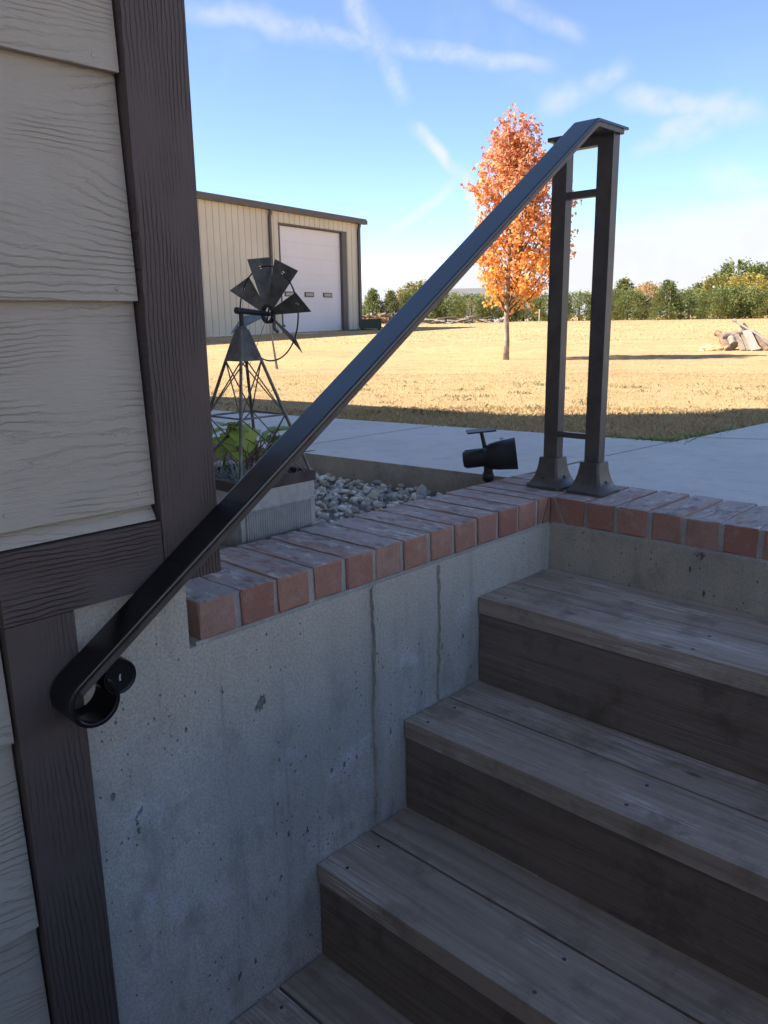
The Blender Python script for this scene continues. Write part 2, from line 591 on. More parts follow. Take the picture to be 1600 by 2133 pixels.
class B:
    """collects pieces of ONE part into a bmesh"""

    def __init__(self):
        self.bm = bmesh.new()

    def box(self, x0, x1, y0, y1, z0, z1, mat=0, M=None):
        vs = [self.bm.verts.new(p) for p in ((x0, y0, z0), (x1, y0, z0), (x1, y1, z0), (x0, y1, z0), (x0, y0, z1), (x1, y0, z1), (x1, y1, z1), (x0, y1, z1))]
        for f in ((3, 2, 1, 0), (4, 5, 6, 7), (0, 1, 5, 4), (1, 2, 6, 5), (2, 3, 7, 6), (3, 0, 4, 7)):
            fc = self.bm.faces.new([vs[i] for i in f])
            fc.material_index = mat
        if M is not None:
            for v in vs:
                v.co = M @ v.co
        return self

    def prism(self, poly, z0, z1, mat=0, topmat=None):
        lo = [self.bm.verts.new((x, y, z0)) for x, y in poly]
        hi = [self.bm.verts.new((x, y, z1)) for x, y in poly]
        self.bm.faces.new(lo[::-1]).material_index = mat
        self.bm.faces.new(hi).material_index = mat if topmat is None else topmat
        n = len(poly)
        for i in range(n):
            self.bm.faces.new((lo[i], lo[(i + 1) % n], hi[(i + 1) % n], hi[i])).material_index = mat
        return self

    def extrude_x(self, poly, x0, x1, mat=0):
        """polygon in (y,z) swept along x"""
        lo = [self.bm.verts.new((x0, y, z)) for y, z in poly]
        hi = [self.bm.verts.new((x1, y, z)) for y, z in poly]
        n = len(poly)
        self.bm.faces.new(lo[::-1]).material_index = mat
        self.bm.faces.new(hi).material_index = mat
        for i in range(n):
            self.bm.faces.new((lo[i], lo[(i + 1) % n], hi[(i + 1) % n], hi[i])).material_index = mat
        return self

    def tube(self, pts, r, seg=8, caps=True, mat=0):
        pts = [Vector(p) for p in pts]
        rs = r if isinstance(r, (list, tuple)) else [r] * len(pts)
        rings = []
        up = None
        for i, p in enumerate(pts):
            d = (pts[min(i + 1, len(pts) - 1)] - pts[max(i - 1, 0)]).normalized()
            if up is None:
                up = d.orthogonal().normalized()
            up = (up - d * up.dot(d)).normalized()
            sd_ = d.cross(up)
            rings.append([self.bm.verts.new(p + (up * math.cos(a) + sd_ * math.sin(a)) * rs[i]) for a in (2 * math.pi * k / seg for k in range(seg))])
        for a, b in zip(rings, rings[1:]):
            for k in range(seg):
                f = self.bm.faces.new((a[k], a[(k + 1) % seg], b[(k + 1) % seg], b[k]))
                f.material_index = mat
        if caps:
            self.bm.faces.new(rings[0][::-1]).material_index = mat
            self.bm.faces.new(rings[-1]).material_index = mat
        return self

    def lathe(self, prof, M=None, seg=24, mat=0, caps=True):
        """profile of (radius, height) round local z"""
        rings = []
        for r, h in prof:
            rings.append([self.bm.verts.new((r * math.cos(2 * math.pi * k / seg), r * math.sin(2 * math.pi * k / seg), h)) for k in range(seg)])
        for a, b in zip(rings, rings[1:]):
            for k in range(seg):
                self.bm.faces.new((a[k], a[(k + 1) % seg], b[(k + 1) % seg], b[k])).material_index = mat
        if caps:
            self.bm.faces.new(rings[0][::-1]).material_index = mat
            self.bm.faces.new(rings[-1]).material_index = mat
        if M is not None:
            for rg in rings:
                for v in rg:
                    v.co = M @ v.co
        return self

    def xf(self, M):
        for v in self.bm.verts:
            v.co = M @ v.co
        return self

    def bevel(self, w, seg=2, angle=30):
        es = [e for e in self.bm.edges if len(e.link_faces) == 2 and e.calc_face_angle(0) > R(angle)]
        bmesh.ops.bevel(self.bm, geom=es, offset=w, segments=seg, affect='EDGES', profile=.6)
        return self

    def mesh(self, name, smooth=False, angle=None):
        bmesh.ops.recalc_face_normals(self.bm, faces=self.bm.faces)
        me = bpy.data.meshes.new(name)
        self.bm.to_mesh(me)
        self.bm.free()
        if smooth:
            me.polygons.foreach_set('use_smooth', [True] * len(me.polygons))
            if angle:
                me.set_sharp_from_angle(angle=R(angle))
        return me

    def obj(self, name, mats, parent=None, smooth=False, angle=None, **kw):
        return link(name, self.mesh(name, smooth, angle), mats, parent, **kw)


def fast(name, V, F, col=None, smooth=False):
    """mesh from numpy arrays; F is (n,3) or (n,4); col is per-vertex rgb"""
    me = bpy.data.meshes.new(name)
    V = np.ascontiguousarray(V, dtype=np.float32)
    F = np.ascontiguousarray(F, dtype=np.int32)
    me.vertices.add(len(V))
    me.vertices.foreach_set('co', V.ravel())
    k = F.shape[1]
    me.loops.add(F.size)
    me.loops.foreach_set('vertex_index', F.ravel())
    me.polygons.add(len(F))
    me.polygons.foreach_set('loop_start', np.arange(0, F.size, k, dtype=np.int32))
    me.polygons.foreach_set('loop_total', np.full(len(F), k, dtype=np.int32))
    if smooth:
        me.polygons.foreach_set('use_smooth', np.ones(len(F), dtype=bool))
    me.update(calc_edges=True)
    if col is not None:
        at = me.color_attributes.new('col', 'FLOAT_COLOR', 'POINT')
        c = np.ones((len(V), 4), dtype=np.float32)
        c[:, :3] = col
        at.data.foreach_set('color', c.ravel())
    return me


# ------------------------------------------------------------------ terrain
HD = [0, 3, 6, 10, 14, 17, 22, 31, 40, 50, 70, 300, 900, 5000]
HZ = [-.035, -.04, -.105, -.205, -.262, -.225, -.10, .07, .22, .32, .5, .9, 3.0, 6.0]


def ground_z(x, y):
    d = np.hypot(np.asarray(x, float) - CAM.x, np.asarray(y, float) - CAM.y)
    k = (0.9, 1.0, 1.1)
    return sum(np.interp(d * q, HD, HZ) for q in k) / 3


HOLE = (-2.6, 2.4, -5.5, 0.6)


def axis_lines(marks):
    a = [0.0]
    step = .35
    while a[-1] < 3000:
        a.append(a[-1] + step)
        if a[-1] > 8:
            step *= 1.12
    a = np.array(a)
    a = np.concatenate([-a[::-1][:-1], a])
    for m in marks:
        a[np.argmin(abs(a - m))] = m
    return a


gx, gy = axis_lines(HOLE[:2]), axis_lines(HOLE[2:])
X, Y = np.meshgrid(gx, gy, indexing='ij')
Z = ground_z(X, Y)
V = np.stack([X.ravel(), Y.ravel(), Z.ravel()], -1)
nx, ny = len(gx), len(gy)
I, J = np.meshgrid(np.arange(nx - 1), np.arange(ny - 1), indexing='ij')
cxm, cym = (gx[:-1] + gx[1:]) / 2, (gy[:-1] + gy[1:]) / 2
inside = ((cxm[I] > HOLE[0]) & (cxm[I] < HOLE[1]) & (cym[J] > HOLE[2]) & (cym[J] < HOLE[3]))
q = (I * ny + J)[~inside]
F = np.stack([q, q + ny, q + ny + 1, q + 1], -1)
lawn = structure(link('lawn', fast('lawn', V, F, smooth=True), 'lawn_ground'))

# ------------------------------------------------------------------ concrete walk and patio
ZS = -.008
pav = bpy.data.objects.new('pavement', None)
COL.objects.link(pav)
structure(pav)
near = lambda x: .155 + (x + .34) * .09          # kerb edge beside the gravel
far = lambda x: .985 + (x + .56) * .155          # edge along the lawn


def slab(poly, thick=.13):
    b = B().prism(poly, ZS - thick, ZS, 0, 1)
    b.bevel(.012, 3, 60)
    b.obj('slab', ['slab_side', 'slab'], pav, smooth=True, angle=40)


slab([(-4.9, near(-4.9)), (-2.515, near(-2.515)), (-2.515, far(-2.515)), (-4.9, far(-4.9))])
slab([(-2.507, near(-2.507)), (-1.131, near(-1.131)), (-1.118, far(-1.118)), (-2.507, far(-2.507))])
slab([(-1.123, near(-1.123)), (-.235, near(-.235)), (-.222, .50), (-.178, far(-.18)), (-.60, far(-.60)), (-1.11, far(-1.11))])
slab([(-.214, .232), (2.3, .232), (2.3, 2.30), (-.16, 1.195), (-.205, .62)])
slab([(-.152, 1.208), (2.3, 2.312), (2.3, 6.0), (.10, 6.0), (-.09, 1.9)])
slab([(2.31, -5.4), (5.0, -5.4), (5.0, 6.0), (2.31, 6.0)])

# ------------------------------------------------------------------ house on the left (casts the shade we stand in)
XT = .020
house = thing('house', (-4, -5, 0), 'house with grey beige lap siding and dark brown trim boards at the left edge', 'house')
hw = B()
hw.box(-9.0, -.014, -9.0, -.962, .05, 2.62)
hw.box(-9.0, -.014, -9.0, -1.245, -1.55, .046)
hw.obj('wall', 'house_wall', house)
B().box(-4.45, -.32, -7.5, -1.40, 2.9, 5.05).obj('shade_storey_wall', 'house_wall', house)  # unseen upper storey, shaped to cast the stepped shadow edge on the lawn
B().box(-.013, 2.6, -8.8, -3.42, -1.55, 2.45).obj('rear_sky_block_wall', 'house_wall', house)  # unseen wing added behind the camera to block sky light from the rear
B().box(-.0135, 2.9, -9.1, -3.25, 2.455, 2.6).obj('rear_sky_block_roof', 'roof_shingle', house)  # roof of the added sky-blocking wing


def hip(x0, x1, y0, y1, z0, rise, inset, th=.16):
    b = B()
    b.box(x0, x1, y0, y1, z0, z0 + th)
    lo = [(x0, y0), (x1, y0), (x1, y1), (x0, y1)]
    vs = [b.bm.verts.new((x, y, z0 + th + .002)) for x, y in lo]
    ins = min(inset, (y1 - y0) / 2 - .05, (x1 - x0) / 2 - .05)
    hi = [b.bm.verts.new((x, y, z0 + th + rise)) for x, y in ((x0 + ins, y0 + ins), (x1 - ins, y0 + ins), (x1 - ins, y1 - ins), (x0 + ins, y1 - ins))]
    b.bm.faces.new(hi)
    for i in range(4):
        b.bm.faces.new((vs[i], vs[(i + 1) % 4], hi[(i + 1) % 4], hi[i]))
    return b


hip(-9.5, .12, -9.4, -.46, 2.62, 1.1, 2.6).obj('roof', 'roof_shingle', house)
hip(-4.62, -.10, -7.7, -1.20, 5.05, .9, 2.0).obj('shade_storey_roof', 'roof_shingle', house)  # its eaves are set where the lawn shadow needs its edges

EXPO = .2720
LAPS = [.1650 + EXPO * k for k in range(0, 9)]


def plank(z0, y0, y1, h=EXPO + .03, parent=house):
    """lap siding board, proud at its lower edge"""
    t = .008
    xb, xt = .0105, -.004
    b = B()
    pts = [(xb, z0), (xt, z0 + h), (xt - t, z0 + h), (xb - t, z0)]
    lo = [b.bm.verts.new((x, y0, z)) for x, z in pts]
    hi = [b.bm.verts.new((x, y1, z)) for x, z in pts]
    b.bm.faces.new(lo)
    b.bm.faces.new(hi[::-1])
    for i in range(4):
        b.bm.faces.new((lo[i], hi[i], hi[(i + 1) % 4], lo[(i + 1) % 4]))
    b.bevel(.0012, 1, 50)
    b.obj('siding_plank', 'siding', parent)


YC0, YC1 = -1.0370, -.9450
for z in LAPS:
    plank(z, -3.6, YC0 - .003)
plank(.143, -3.6, YC0 - .003, h=.024)          # starter strip under the lowest upper board
for k in range(1, 6):
    plank(.165 - EXPO * k, -3.6, -1.2650)


def board(name, x0, x1, y0, y1, z0, z1, mat):
    b = B().box(x0, x1, y0, y1, z0, z1)
    b.bevel(.0022, 2, 60)
    return b.obj(name, mat, house)


board('corner_board', -.006, XT, YC0, YC1, .047, 2.60, 'trim_v')
board('corner_board', -.095, -.012, YC1 - .017, YC1 + .008, .047, 2.60, 'trim_v')
board('trim_board', -.006, XT - .0006, -1.2620, YC0 - .0015, .0490, .1405, 'trim_h')
board('trim_board', -.006, XT - .0012, -1.2615, -1.1735, -1.349, .0475, 'trim_v')
# siding nails
for (y, z) in ((-1.062, .183), (-1.068, .452), (-1.072, .722), (-1.24, .185)):
    B().lathe([(.0032, 0), (.0026, .0009)], Matrix.Translation((.0098, y, z)) @ Matrix.Rotation(R(90), 4, 'Y'), 10).obj('nail', 'siding', house)

# ------------------------------------------------------------------ stairwell walls with brick caps
BH, PITCH, BW = .0600, .0772, .0660
Y0 = -.9756
side = thing('retaining_wall', (-.1, -.6, -1.35), 'grey pitted concrete stairwell wall under a row of bricks, meeting the house', 'wall')
b = B()
b.box(-.205, -.0005, -1.240, .0, -1.60, -BH - .0075)
b.obj('concrete_face', 'concrete_wall', side)
fb = B()                                           # rough stub of foundation rising beside the first brick
fb.box(-.205, -.0008, -1.240, Y0 - .020, -BH - .0075, .0465)
fb.box(-.205, -.030, Y0 - .020, Y0 - .001, -BH - .0075, -.004)
fb.obj('foundation_stub', 'concrete_wall', side)
# board-form seams left on the face: thin ragged fins
for ys, zb in ((-.6040, -.568), (-.4110, -.372)):
    s = B()
    rows, rows_c = [], []
    zz_ = -BH - .012
    yy = ys
    while zz_ > zb:
        yy = ys + .0022 * math.sin(zz_ * 23) + random.uniform(-.0012, .0012)
        w = random.uniform(.0018, .0042)
        h = random.uniform(.0015, .0045)
        rows.append([s.bm.verts.new((-.001, yy - w, zz_)), s.bm.verts.new((h, yy + random.uniform(-.001, .001), zz_)), s.bm.verts.new((-.001, yy + w, zz_))])
        rows_c.append((yy - w - .0012, zz_))
        zz_ -= random.uniform(.006, .016)
    for p, q_ in zip(rows, rows[1:]):
        s.bm.faces.new((p[0], p[1], q_[1], q_[0]))
        s.bm.faces.new((p[1], p[2], q_[2], q_[1]))
    s.obj('form_seam', 'concrete_rough', side)
    s = B()
    prev = None
    for p in rows_c:
        w = random.uniform(.0004, .0013)
        cur = [s.bm.verts.new((.0004, p[0] - w, p[1])), s.bm.verts.new((.0004, p[0] + w, p[1]))]
        if prev:
            s.bm.faces.new((prev[0], prev[1], cur[1], cur[0]))
        prev = cur
    s.obj('seam_crack', 'slab_side', side)

endw = thing('retaining_wall', (.7, .1, -.2), 'low concrete wall with brick cap across the top of the wooden steps', 'wall')
b = B()
b.box(-.205, 1.70, .0005, .205, -1.60, -BH - .0075)
b.obj('concrete_face', 'concrete_rough', endw)


def brick_mesh(L, W, H, seed, bev=.0035):
    r_ = random.Random(seed)
    b = B().box(0, L, 0, W, 0, H)
    bmesh.ops.subdivide_edges(b.bm, edges=[e_ for e_ in b.bm.edges if abs(e_.verts[0].co.x - e_.verts[1].co.x) > .1], cuts=5, use_grid_fill=True)
    bmesh.ops.subdivide_edges(b.bm, edges=[e_ for e_ in b.bm.edges if abs(e_.verts[0].co.y - e_.verts[1].co.y) > .04], cuts=1, use_grid_fill=True)
    b.bevel(bev, 2, 60)
    for v in b.bm.verts:
        v.co += Vector((r_.uniform(-.0013, .0013), r_.uniform(-.0015, .0015), r_.uniform(-.0012, .0008)))
    bmesh.ops.recalc_face_normals(b.bm, faces=b.bm.faces)
    for f in b.bm.faces:
        f.material_index = 1 if f.normal.z > .75 else 0
    return b.mesh('brick')


variants = [brick_mesh(.2190, BW, BH, s) for s in range(6)]
half_variants = [brick_mesh(.2190, BW, BH, s + 20) for s in range(6)]
for me in variants + half_variants:
    me.materials.append(MAT['brick_face'])
    me.materials.append(MAT['brick_top'])


def place_brick(me, x, y, z, rz, parent, jig=1.0):
    o = link('brick', me, None, parent, loc=(x, y, z), rot=(random.uniform(-.006, .006) * jig, random.uniform(-.006, .006) * jig, rz + random.uniform(-.008, .008) * jig))
    return o


for n in range(12):
    y = Y0 + n * PITCH
    place_brick(variants[n % 6], -.219 + random.uniform(-.002, .0015), y + .0005, -BH + random.uniform(-.0012, .0012), 0, side)
for i in range(19):
    x = .0908 + i * PITCH + .0100 / 2
    place_brick(variants[(i * 5 + 2) % 6], x + BW, .0005 + random.uniform(-.0015, .002), -BH + random.uniform(-.0012, .0012), R(90), endw)
# the mitred bricks in the inner corner
yl = Y0 + 12 * PITCH


def cut_brick(faces_yz, axis, parent, depth=.219):
    b = B()
    if axis == 'x':                                # face polygon in (y,z), runs back along -x
        b.extrude_x(faces_yz, -depth, -.001)
    else:                                          # face polygon in (x,z), runs back along +y
        b.extrude_x(faces_yz, .001, depth)
        for v in b.bm.verts:
            v.co = Vector((v.co.y, v.co.x, v.co.z))
    b.bevel(.0028, 2, 60)
    bmesh.ops.recalc_face_normals(b.bm, faces=b.bm.faces)
    for f in b.bm.faces:
        f.material_index = 1 if f.normal.z > .75 else 0
    b.obj('brick', ['brick_face', 'brick_top'], parent)


cut_brick([(yl + .0005, -BH), (-.0400, -BH), (-.0100, -.0005), (yl + .0005, -.0005)], 'x', side)
cut_brick([(-.0300, -BH), (-.0012, -BH), (-.0012, -.0010), (-.0030, -.0010)], 'x', side)
cut_brick([(.0012, -BH), (.0300, -BH), (.0035, -.0012), (.0012, -.0012)], 'y', endw)
cut_brick([(.0420, -BH), (.0870, -BH), (.0870, -.0006), (.0125, -.0006)], 'y', endw)
for k in range(3):                                 # corner square behind the inner corner
    place_brick(variants[(k + 3) % 6], -.2195, .0020 + k * .0735, -BH - .0006, 0, side, .6)
# mortar: bed and recessed joints
m = B()
m.box(-.214, -.0050, Y0 + .004, -.0005, -BH - .007, -.0028)
m.box(-.210, -.0015, Y0 - .008, -.0010, -BH - .0072, -BH - .0006)
m.obj('mortar', 'mortar', side)
m = B()
m.box(-.214, 1.60, .0050, .214, -BH - .007, -.0030)
m.box(.0, 1.60, .0015, .210, -BH - .0170, -BH - .0008)
m.obj('mortar', 'mortar', endw)
# other side of the stairwell and its floor (mostly behind the camera)
structure(B().box(1.52, 1.70, -3.20, -.001, -1.60, -.004).obj('stairwell_side', 'concrete_wall'))
structure(B().box(-.010, 1.70, -3.40, -3.201, -1.60, -.004).obj('stairwell_back', 'concrete_wall'))
structure(B().box(-.012, 1.519, -3.2, -.3, -1.62, -1.352).obj('landing', 'slab'))
yd = B().box(1.701, 2.309, -5.4, .2315, -.2, ZS - .012)
structure(yd.obj('side_yard', 'slab'))

# ------------------------------------------------------------------ wooden steps
steps = thing('staircase', (.75, -.9, -1.352), 'weathered wooden steps with two-plank treads rising to the brick edge', 'steps')
Z1, RISE, N1, RUN, NT_, BWD = .1747, .1961, .2804, .2420, .0365, .1356
for k in range(6):
    zt, yf = -(Z1 + k * RISE), -(N1 + k * RUN)
    yb = -.0015 if k == 0 else -(N1 + (k - 1) * RUN) + .0025
    for (a, c, dz) in ((yf, yf + BWD, 0), (yf + BWD + .0062, yb, random.uniform(-.002, .0005))):
        bb = B().box(.0022 + random.uniform(0, .002), 1.518, a, c, zt - NT_ + dz, zt + dz)
        bb.bevel(.0045, 3, 60)
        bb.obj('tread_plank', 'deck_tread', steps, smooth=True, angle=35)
    if k < 4:
        for xn in (.045, .46, .88):
            for yn in (yf + .028, yf + BWD - .026):
                B().lathe([(.0036, -.001), (.0036, .0004), (.0028, .0006)], Matrix.Translation((xn + random.uniform(-.006, .006), yn + random.uniform(-.004, .004), zt)), 9).obj('nail', 'screw', steps)
    bb = B().box(.0030, 1.517, yf + .0040, yf + .0300, zt - RISE + .0005, zt - NT_ - .0016)
    bb.bevel(.002, 1, 60)
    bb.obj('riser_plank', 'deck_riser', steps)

# ------------------------------------------------------------------ black handrail on twin posts
hr = thing('handrail', (.05, .11, 0), 'black metal handrail with twin posts on bricks and a scrolled lower end', 'handrail')
PW, PD = .0375, .0275
PY = .094
posts_x = (.0490, -.0645)
ZTOP = .7945
for xc in posts_x:
    p = B().box(xc - PW / 2, xc + PW / 2, PY, PY + PD, .010, ZTOP)
    p.bevel(.0022, 2, 60)
    po = p.obj('post', 'post_black', hr, smooth=True, angle=35)
    # flared foot
    fl = B()
    prof = [(.0490, .0), (.0490, .006), (.0440, .010), (.0385, .018), (.0335, .029), (.0295, .043), (.0268, .058), (.0258, .070), (.0250, .074), (.0225, .074)]
    yc = PY + PD / 2
    rings = []
    for s_, z_ in prof:
        c_ = s_ * .16
        ring = []
        for sx, sy in ((1, 1), (-1, 1), (-1, -1), (1, -1)):
            for (ax, ay) in (((1, 0), (0, 1)) if sx * sy > 0 else ((0, 1), (1, 0))):
                ring.append(fl.bm.verts.new((xc + sx * (s_ - c_ * ay), yc + sy * (s_ - c_ * ax), z_ + .0006)))
        rings.append(ring)
    for a, c in zip(rings, rings[1:]):
        for k in range(8):
            fl.bm.faces.new((a[k], a[(k + 1) % 8], c[(k + 1) % 8], c[k]))
    fl.bm.faces.new(rings[-1])
    fl.bm.faces.new(rings[0][::-1])
    fo = fl.obj('post_foot', 'post_black', hr, smooth=True, angle=38)
    for dx, ax in ((0, 'y'), (1, 'x')):
        if ax == 'y':
            Mx = Matrix.Translation((xc - .004, yc - .0335, .027)) @ Matrix.Rotation(R(62), 4, 'X')
            Mx = Matrix.Translation((xc - .004, yc - .0345, .0275)) @ Matrix.Rotation(R(62), 4, 'X')
        else:
            Mx = Matrix.Translation((xc + .0345, yc, .0275)) @ Matrix.Rotation(R(62), 4, 'Y')
        B().lathe([(.0042, -.002), (.0042, .0015), (.0028, .0030)], Mx, 10).obj('screw', 'screw', fo)
for z0, z1 in ((.1265, .1395), (.6710, .6865)):
    cb = B().box(posts_x[1] + PW / 2 - .001, posts_x[0] - PW / 2 + .001, PY + .0012, PY + .0185, z0, z1)
    cb.bevel(.0015, 1, 60)
    cb.obj('crossbar', 'post_black', hr)
# flat plate over the rear post
cp = B().box(posts_x[1] - PW / 2 - .0075, .0230, PY - .012, PY + PD + .018, ZTOP + .003, ZTOP + .0115)
cp.bevel(.0025, 2, 60)
cp.obj('cap_plate', 'post_black', hr)
ch = B().box(posts_x[1] - PW / 2 + .001, .0300, PY + .003, PY + PD - .003, ZTOP - .018, ZTOP + .0035)
ch.obj('cap_channel', 'post_black', hr)

# the rail: one swept profile (top plate with a narrower channel below)
RX0, RX1 = .0215, .0785
TH, CHH = .0062, .0105
path = []                                           # (y, z) of the TOP surface, upper end first
path += [(.139, .8110), (.070, .8110), (.016, .8108)]
for t in np.linspace(0, 1, 6)[1:]:                  # soft bend
    a = t * R(34.7)
    path.append((.016 - .024 * math.sin(a), .8108 - .024 * (1 - math.cos(a))))
yb_, zb_ = path[-1]
sl_ = math.tan(R(34.7))
y_end = -1.2040
for t in np.linspace(0, 1, 10)[1:]:
    yy = yb_ + (y_end - yb_) * t
    path.append((yy, zb_ + (yy - yb_) * sl_))
straight_n = len(path)
# curl under: outer radius shrinking slightly
ang0 = R(34.7)
rad = .0360
yy, zz = path[-1]
cy_, cz_ = yy + rad * math.sin(ang0), zz - rad * math.cos(ang0)
for t in np.linspace(0, 1, 30)[1:]:
    a = ang0 + t * R(290)
    rr = rad - .0040 * t
    path.append((cy_ - rr * math.sin(a), cz_ + rr * math.cos(a)))


def sweep(path, prof, name, mat, smooth=True):
    """prof: list of (x, depth below the top surface)"""
    b = B()
    rings = []
    n_ = len(path)
    for i, (y, z) in enumerate(path):
        y1, z1 = path[max(i - 1, 0)]
        y2, z2 = path[min(i + 1, n_ - 1)]
        d = Vector((0, y2 - y1, z2 - z1)).normalized()
        nrm = Vector((0, d.z, -d.y))                # left of travel (travel is towards -y): points up
        rings.append([b.bm.verts.new((x, y - nrm.y * dep, z - nrm.z * dep)) for x, dep in prof])
    m_ = len(prof)
    for a, c in zip(rings, rings[1:]):
        for k in range(m_):
            b.bm.faces.new((a[k], a[(k + 1) % m_], c[(k + 1) % m_], c[k]))
    b.bm.faces.new(rings[0])
    b.bm.faces.new(rings[-1][::-1])
    return b.obj(name, mat, hr, smooth=smooth, angle=28)


e = .0022
plate = [(RX0 + e, 0), (RX0 + e + .0012, 0), (RX1 - e - .0012, 0), (RX1 - e, 0), (RX1 - .0006, .0007), (RX1, e), (RX1, TH - .001), (RX1 - .001, TH), (RX0 + .001, TH), (RX0, TH - .001), (RX0, e), (RX0 + .0006, .0007)]
sweep(path, plate, 'rail_cap', 'rail_black')
cx0, cx1 = .0310, .0768
chan = [(cx0, TH - .0005), (cx1 - .001, TH - .0005), (cx1 - .001, TH + .0012), (cx1, TH + .0020), (cx1, TH + .0045), (cx1, TH + CHH - .003), (cx1, TH + CHH - .0012), (cx1 - .0012, TH + CHH), (cx0 + .0012, TH + CHH), (cx0, TH + CHH - .0012)]
chan = [(x, d_) for x, d_ in chan]
sweep([(.1225, .8110)] + path[1:straight_n + 1], chan, 'rail_channel', 'post_black')
# the rolled end tucked between the curl and the rail
ry, rz_ = -1.1480, -.0370
rd = B().lathe([(.0228, RX0 + .002), (.0235, RX0 + .004), (.0235, RX1 - .004), (.0226, RX1 - .0022), (.0205, RX1 - .0022), (.0190, RX1 - .0042)],
               Matrix.Translation((0, ry, rz_)) @ Matrix.Rotation(R(90), 4, 'Y'), 28)
rd.obj('scroll_roll', 'rail_black', hr, smooth=True, angle=35)
cpn = B().prism([(-.001, -.005), (.0015, -.005), (.001, 0), (.002, .003), (.001, .004), (-.001, .001)], 0, .0005)
for v in cpn.bm.verts:
    v.co = Vector((RX1 - .0041 + v.co.z, ry + .000 + v.co.x - .3 * 0, rz_ + v.co.y))
cpn.obj('paint_chip', 'chip', hr)

# ------------------------------------------------------------------ gravel bed with stones
gb = B().box(-2.55, -.2195, -.961, .30, -.30, -.094)
simple('grit', (.30, .285, .26), .9, bumpscale=120, bs=.8, var=.3, vs=60)
structure(gb.obj('gravel_bed', 'grit'))


def icos():
    bm = bmesh.new()
    bmesh.ops.create_icosphere(bm, subdivisions=2, radius=1)
    V = np.array([v.co[:] for v in bm.verts])
    F = np.array([[v.index for v in f.verts] for f in bm.faces])
    bm.free()
    return V, F


IV, IF = icos()   # 80 faces each
SV = []
for s in range(14):
    r_ = np.random.default_rng(100 + s)
    v = IV.copy()
    for _ in range(13):                              # chip the ball with flat cuts
        nrm = r_.normal(size=3)
        nrm /= np.linalg.norm(nrm)
        d = r_.uniform(.42, .78)
        over = v @ nrm - d
        v -= np.outer(np.clip(over, 0, None), nrm)
    v += r_.normal(0, .015, v.shape)
    SV.append(v)
pv, pf, pc = [], [], []
base = 0
pal = np.array([(.42, .41, .39), (.34, .335, .33), (.28, .275, .275), (.47, .44, .39), (.37, .33, .28), (.22, .215, .22), (.50, .49, .47)])


def stone(x, y, z, s):
    global base
    v = SV[rng.integers(14)] * (s * np.array([rng.uniform(.8, 1.25), rng.uniform(.8, 1.25), rng.uniform(.5, .8)]))
    q_ = Quaternion(rng.normal(size=4)).normalized() if rng.random() < .5 else Quaternion((0, 0, 1), rng.uniform(0, 6.28))
    Rm = np.array(q_.to_matrix())
    v = v @ Rm.T + np.array([x, y, z])
    pv.append(v)
    pf.append(IF + base)
    c = pal[rng.integers(len(pal))] * rng.uniform(1.4, 1.9) * np.array((1.08, 1.0, .88))
    pc.append(np.repeat(c[None], len(v), 0))
    base += len(v)


for lay, (n_, zc) in enumerate(((1200, -.088), (2900, -.076))):
    for _ in range(n_):
        x, y = rng.uniform(-1.35, -.232), rng.uniform(-.93, .16)
        if y > near(x) - .012 or (-.435 < x < -.235 and -.72 < y < -.525):
            continue
        stone(x, y, zc + rng.uniform(-.006, .010) + .02 * max(0, (-.3 - x)) * .3, rng.choice([.009, .012, .015, .019, .025], p=[.42, .34, .16, .06, .02]))
for _ in range(500):
    stone(rng.uniform(-2.5, -1.3), rng.uniform(-.93, .02), -.078 + rng.uniform(-.006, .008), rng.uniform(.014, .026))
gr = link('gravel', fast('gravel', np.concatenate(pv), np.concatenate(pf), np.concatenate(pc)), 'gravel_stone')
tag(gr, 'loose grey and tan gravel between the brick edge and the walk', 'gravel', kind='stuff')

# ------------------------------------------------------------------ galvanised planter
PX0, PX1, PY0, PY1, PZ0, PZ1 = -.432, -.240, -.716, -.527, -.085, .111
plt_ = thing('planter', ((PX0 + PX1) / 2, (PY0 + PY1) / 2, PZ0), 'ribbed galvanised metal planter box under the ornamental windmill', 'planter')
pb = B()
for (x0, x1, y0, y1) in ((PX0, PX1, PY0, PY0 + .004), (PX0, PX1, PY1 - .004, PY1), (PX0, PX0 + .004, PY0 + .004, PY1 - .004), (PX1 - .004, PX1, PY0 + .004, PY1 - .004)):
    pb.box(x0, x1, y0, y1, PZ0, PZ1 - .020)
pb.obj('body', 'galvanized', plt_)
rm = B()
for (x0, x1, y0, y1) in ((PX0 - .003, PX1 + .003, PY0 - .003, PY0 + .007), (PX0 - .003, PX1 + .003, PY1 - .007, PY1 + .003), (PX0 - .003, PX0 + .007, PY0 + .007, PY1 - .007), (PX1 - .007, PX1 + .003, PY0 + .007, PY1 - .007)):
    rm.box(x0, x1, y0, y1, PZ1 - .0205, PZ1)
rm.obj('rim', 'rust_rim', plt_)


def corrug(horizontal_from, z0, z1, xw, side_):
    """vertical ribs in a panel on one face of the planter"""
    b = B()
    n_ = 30
    a0, a1 = (PY0 + .010, PY1 - .010) if side_ == 'x' else (PX0 + .010, PX1 - .010)
    rows = []
    for i in range(n_ * 6 + 1):
        a = a0 + (a1 - a0) * i / (n_ * 6)
        d = .0016 * (1 - math.cos(2 * math.pi * i / 6))
        if side_ == 'x':
            rows.append([b.bm.verts.new((PX1 + .0004 + d, a, z)) for z in (z0, z1)])
        else:
            rows.append([b.bm.verts.new((a, PY0 - .0004 - d, z)) for z in (z0, z1)])
    for p, q_ in zip(rows, rows[1:]):
        b.bm.faces.new((p[0], q_[0], q_[1], p[1]))
    return b


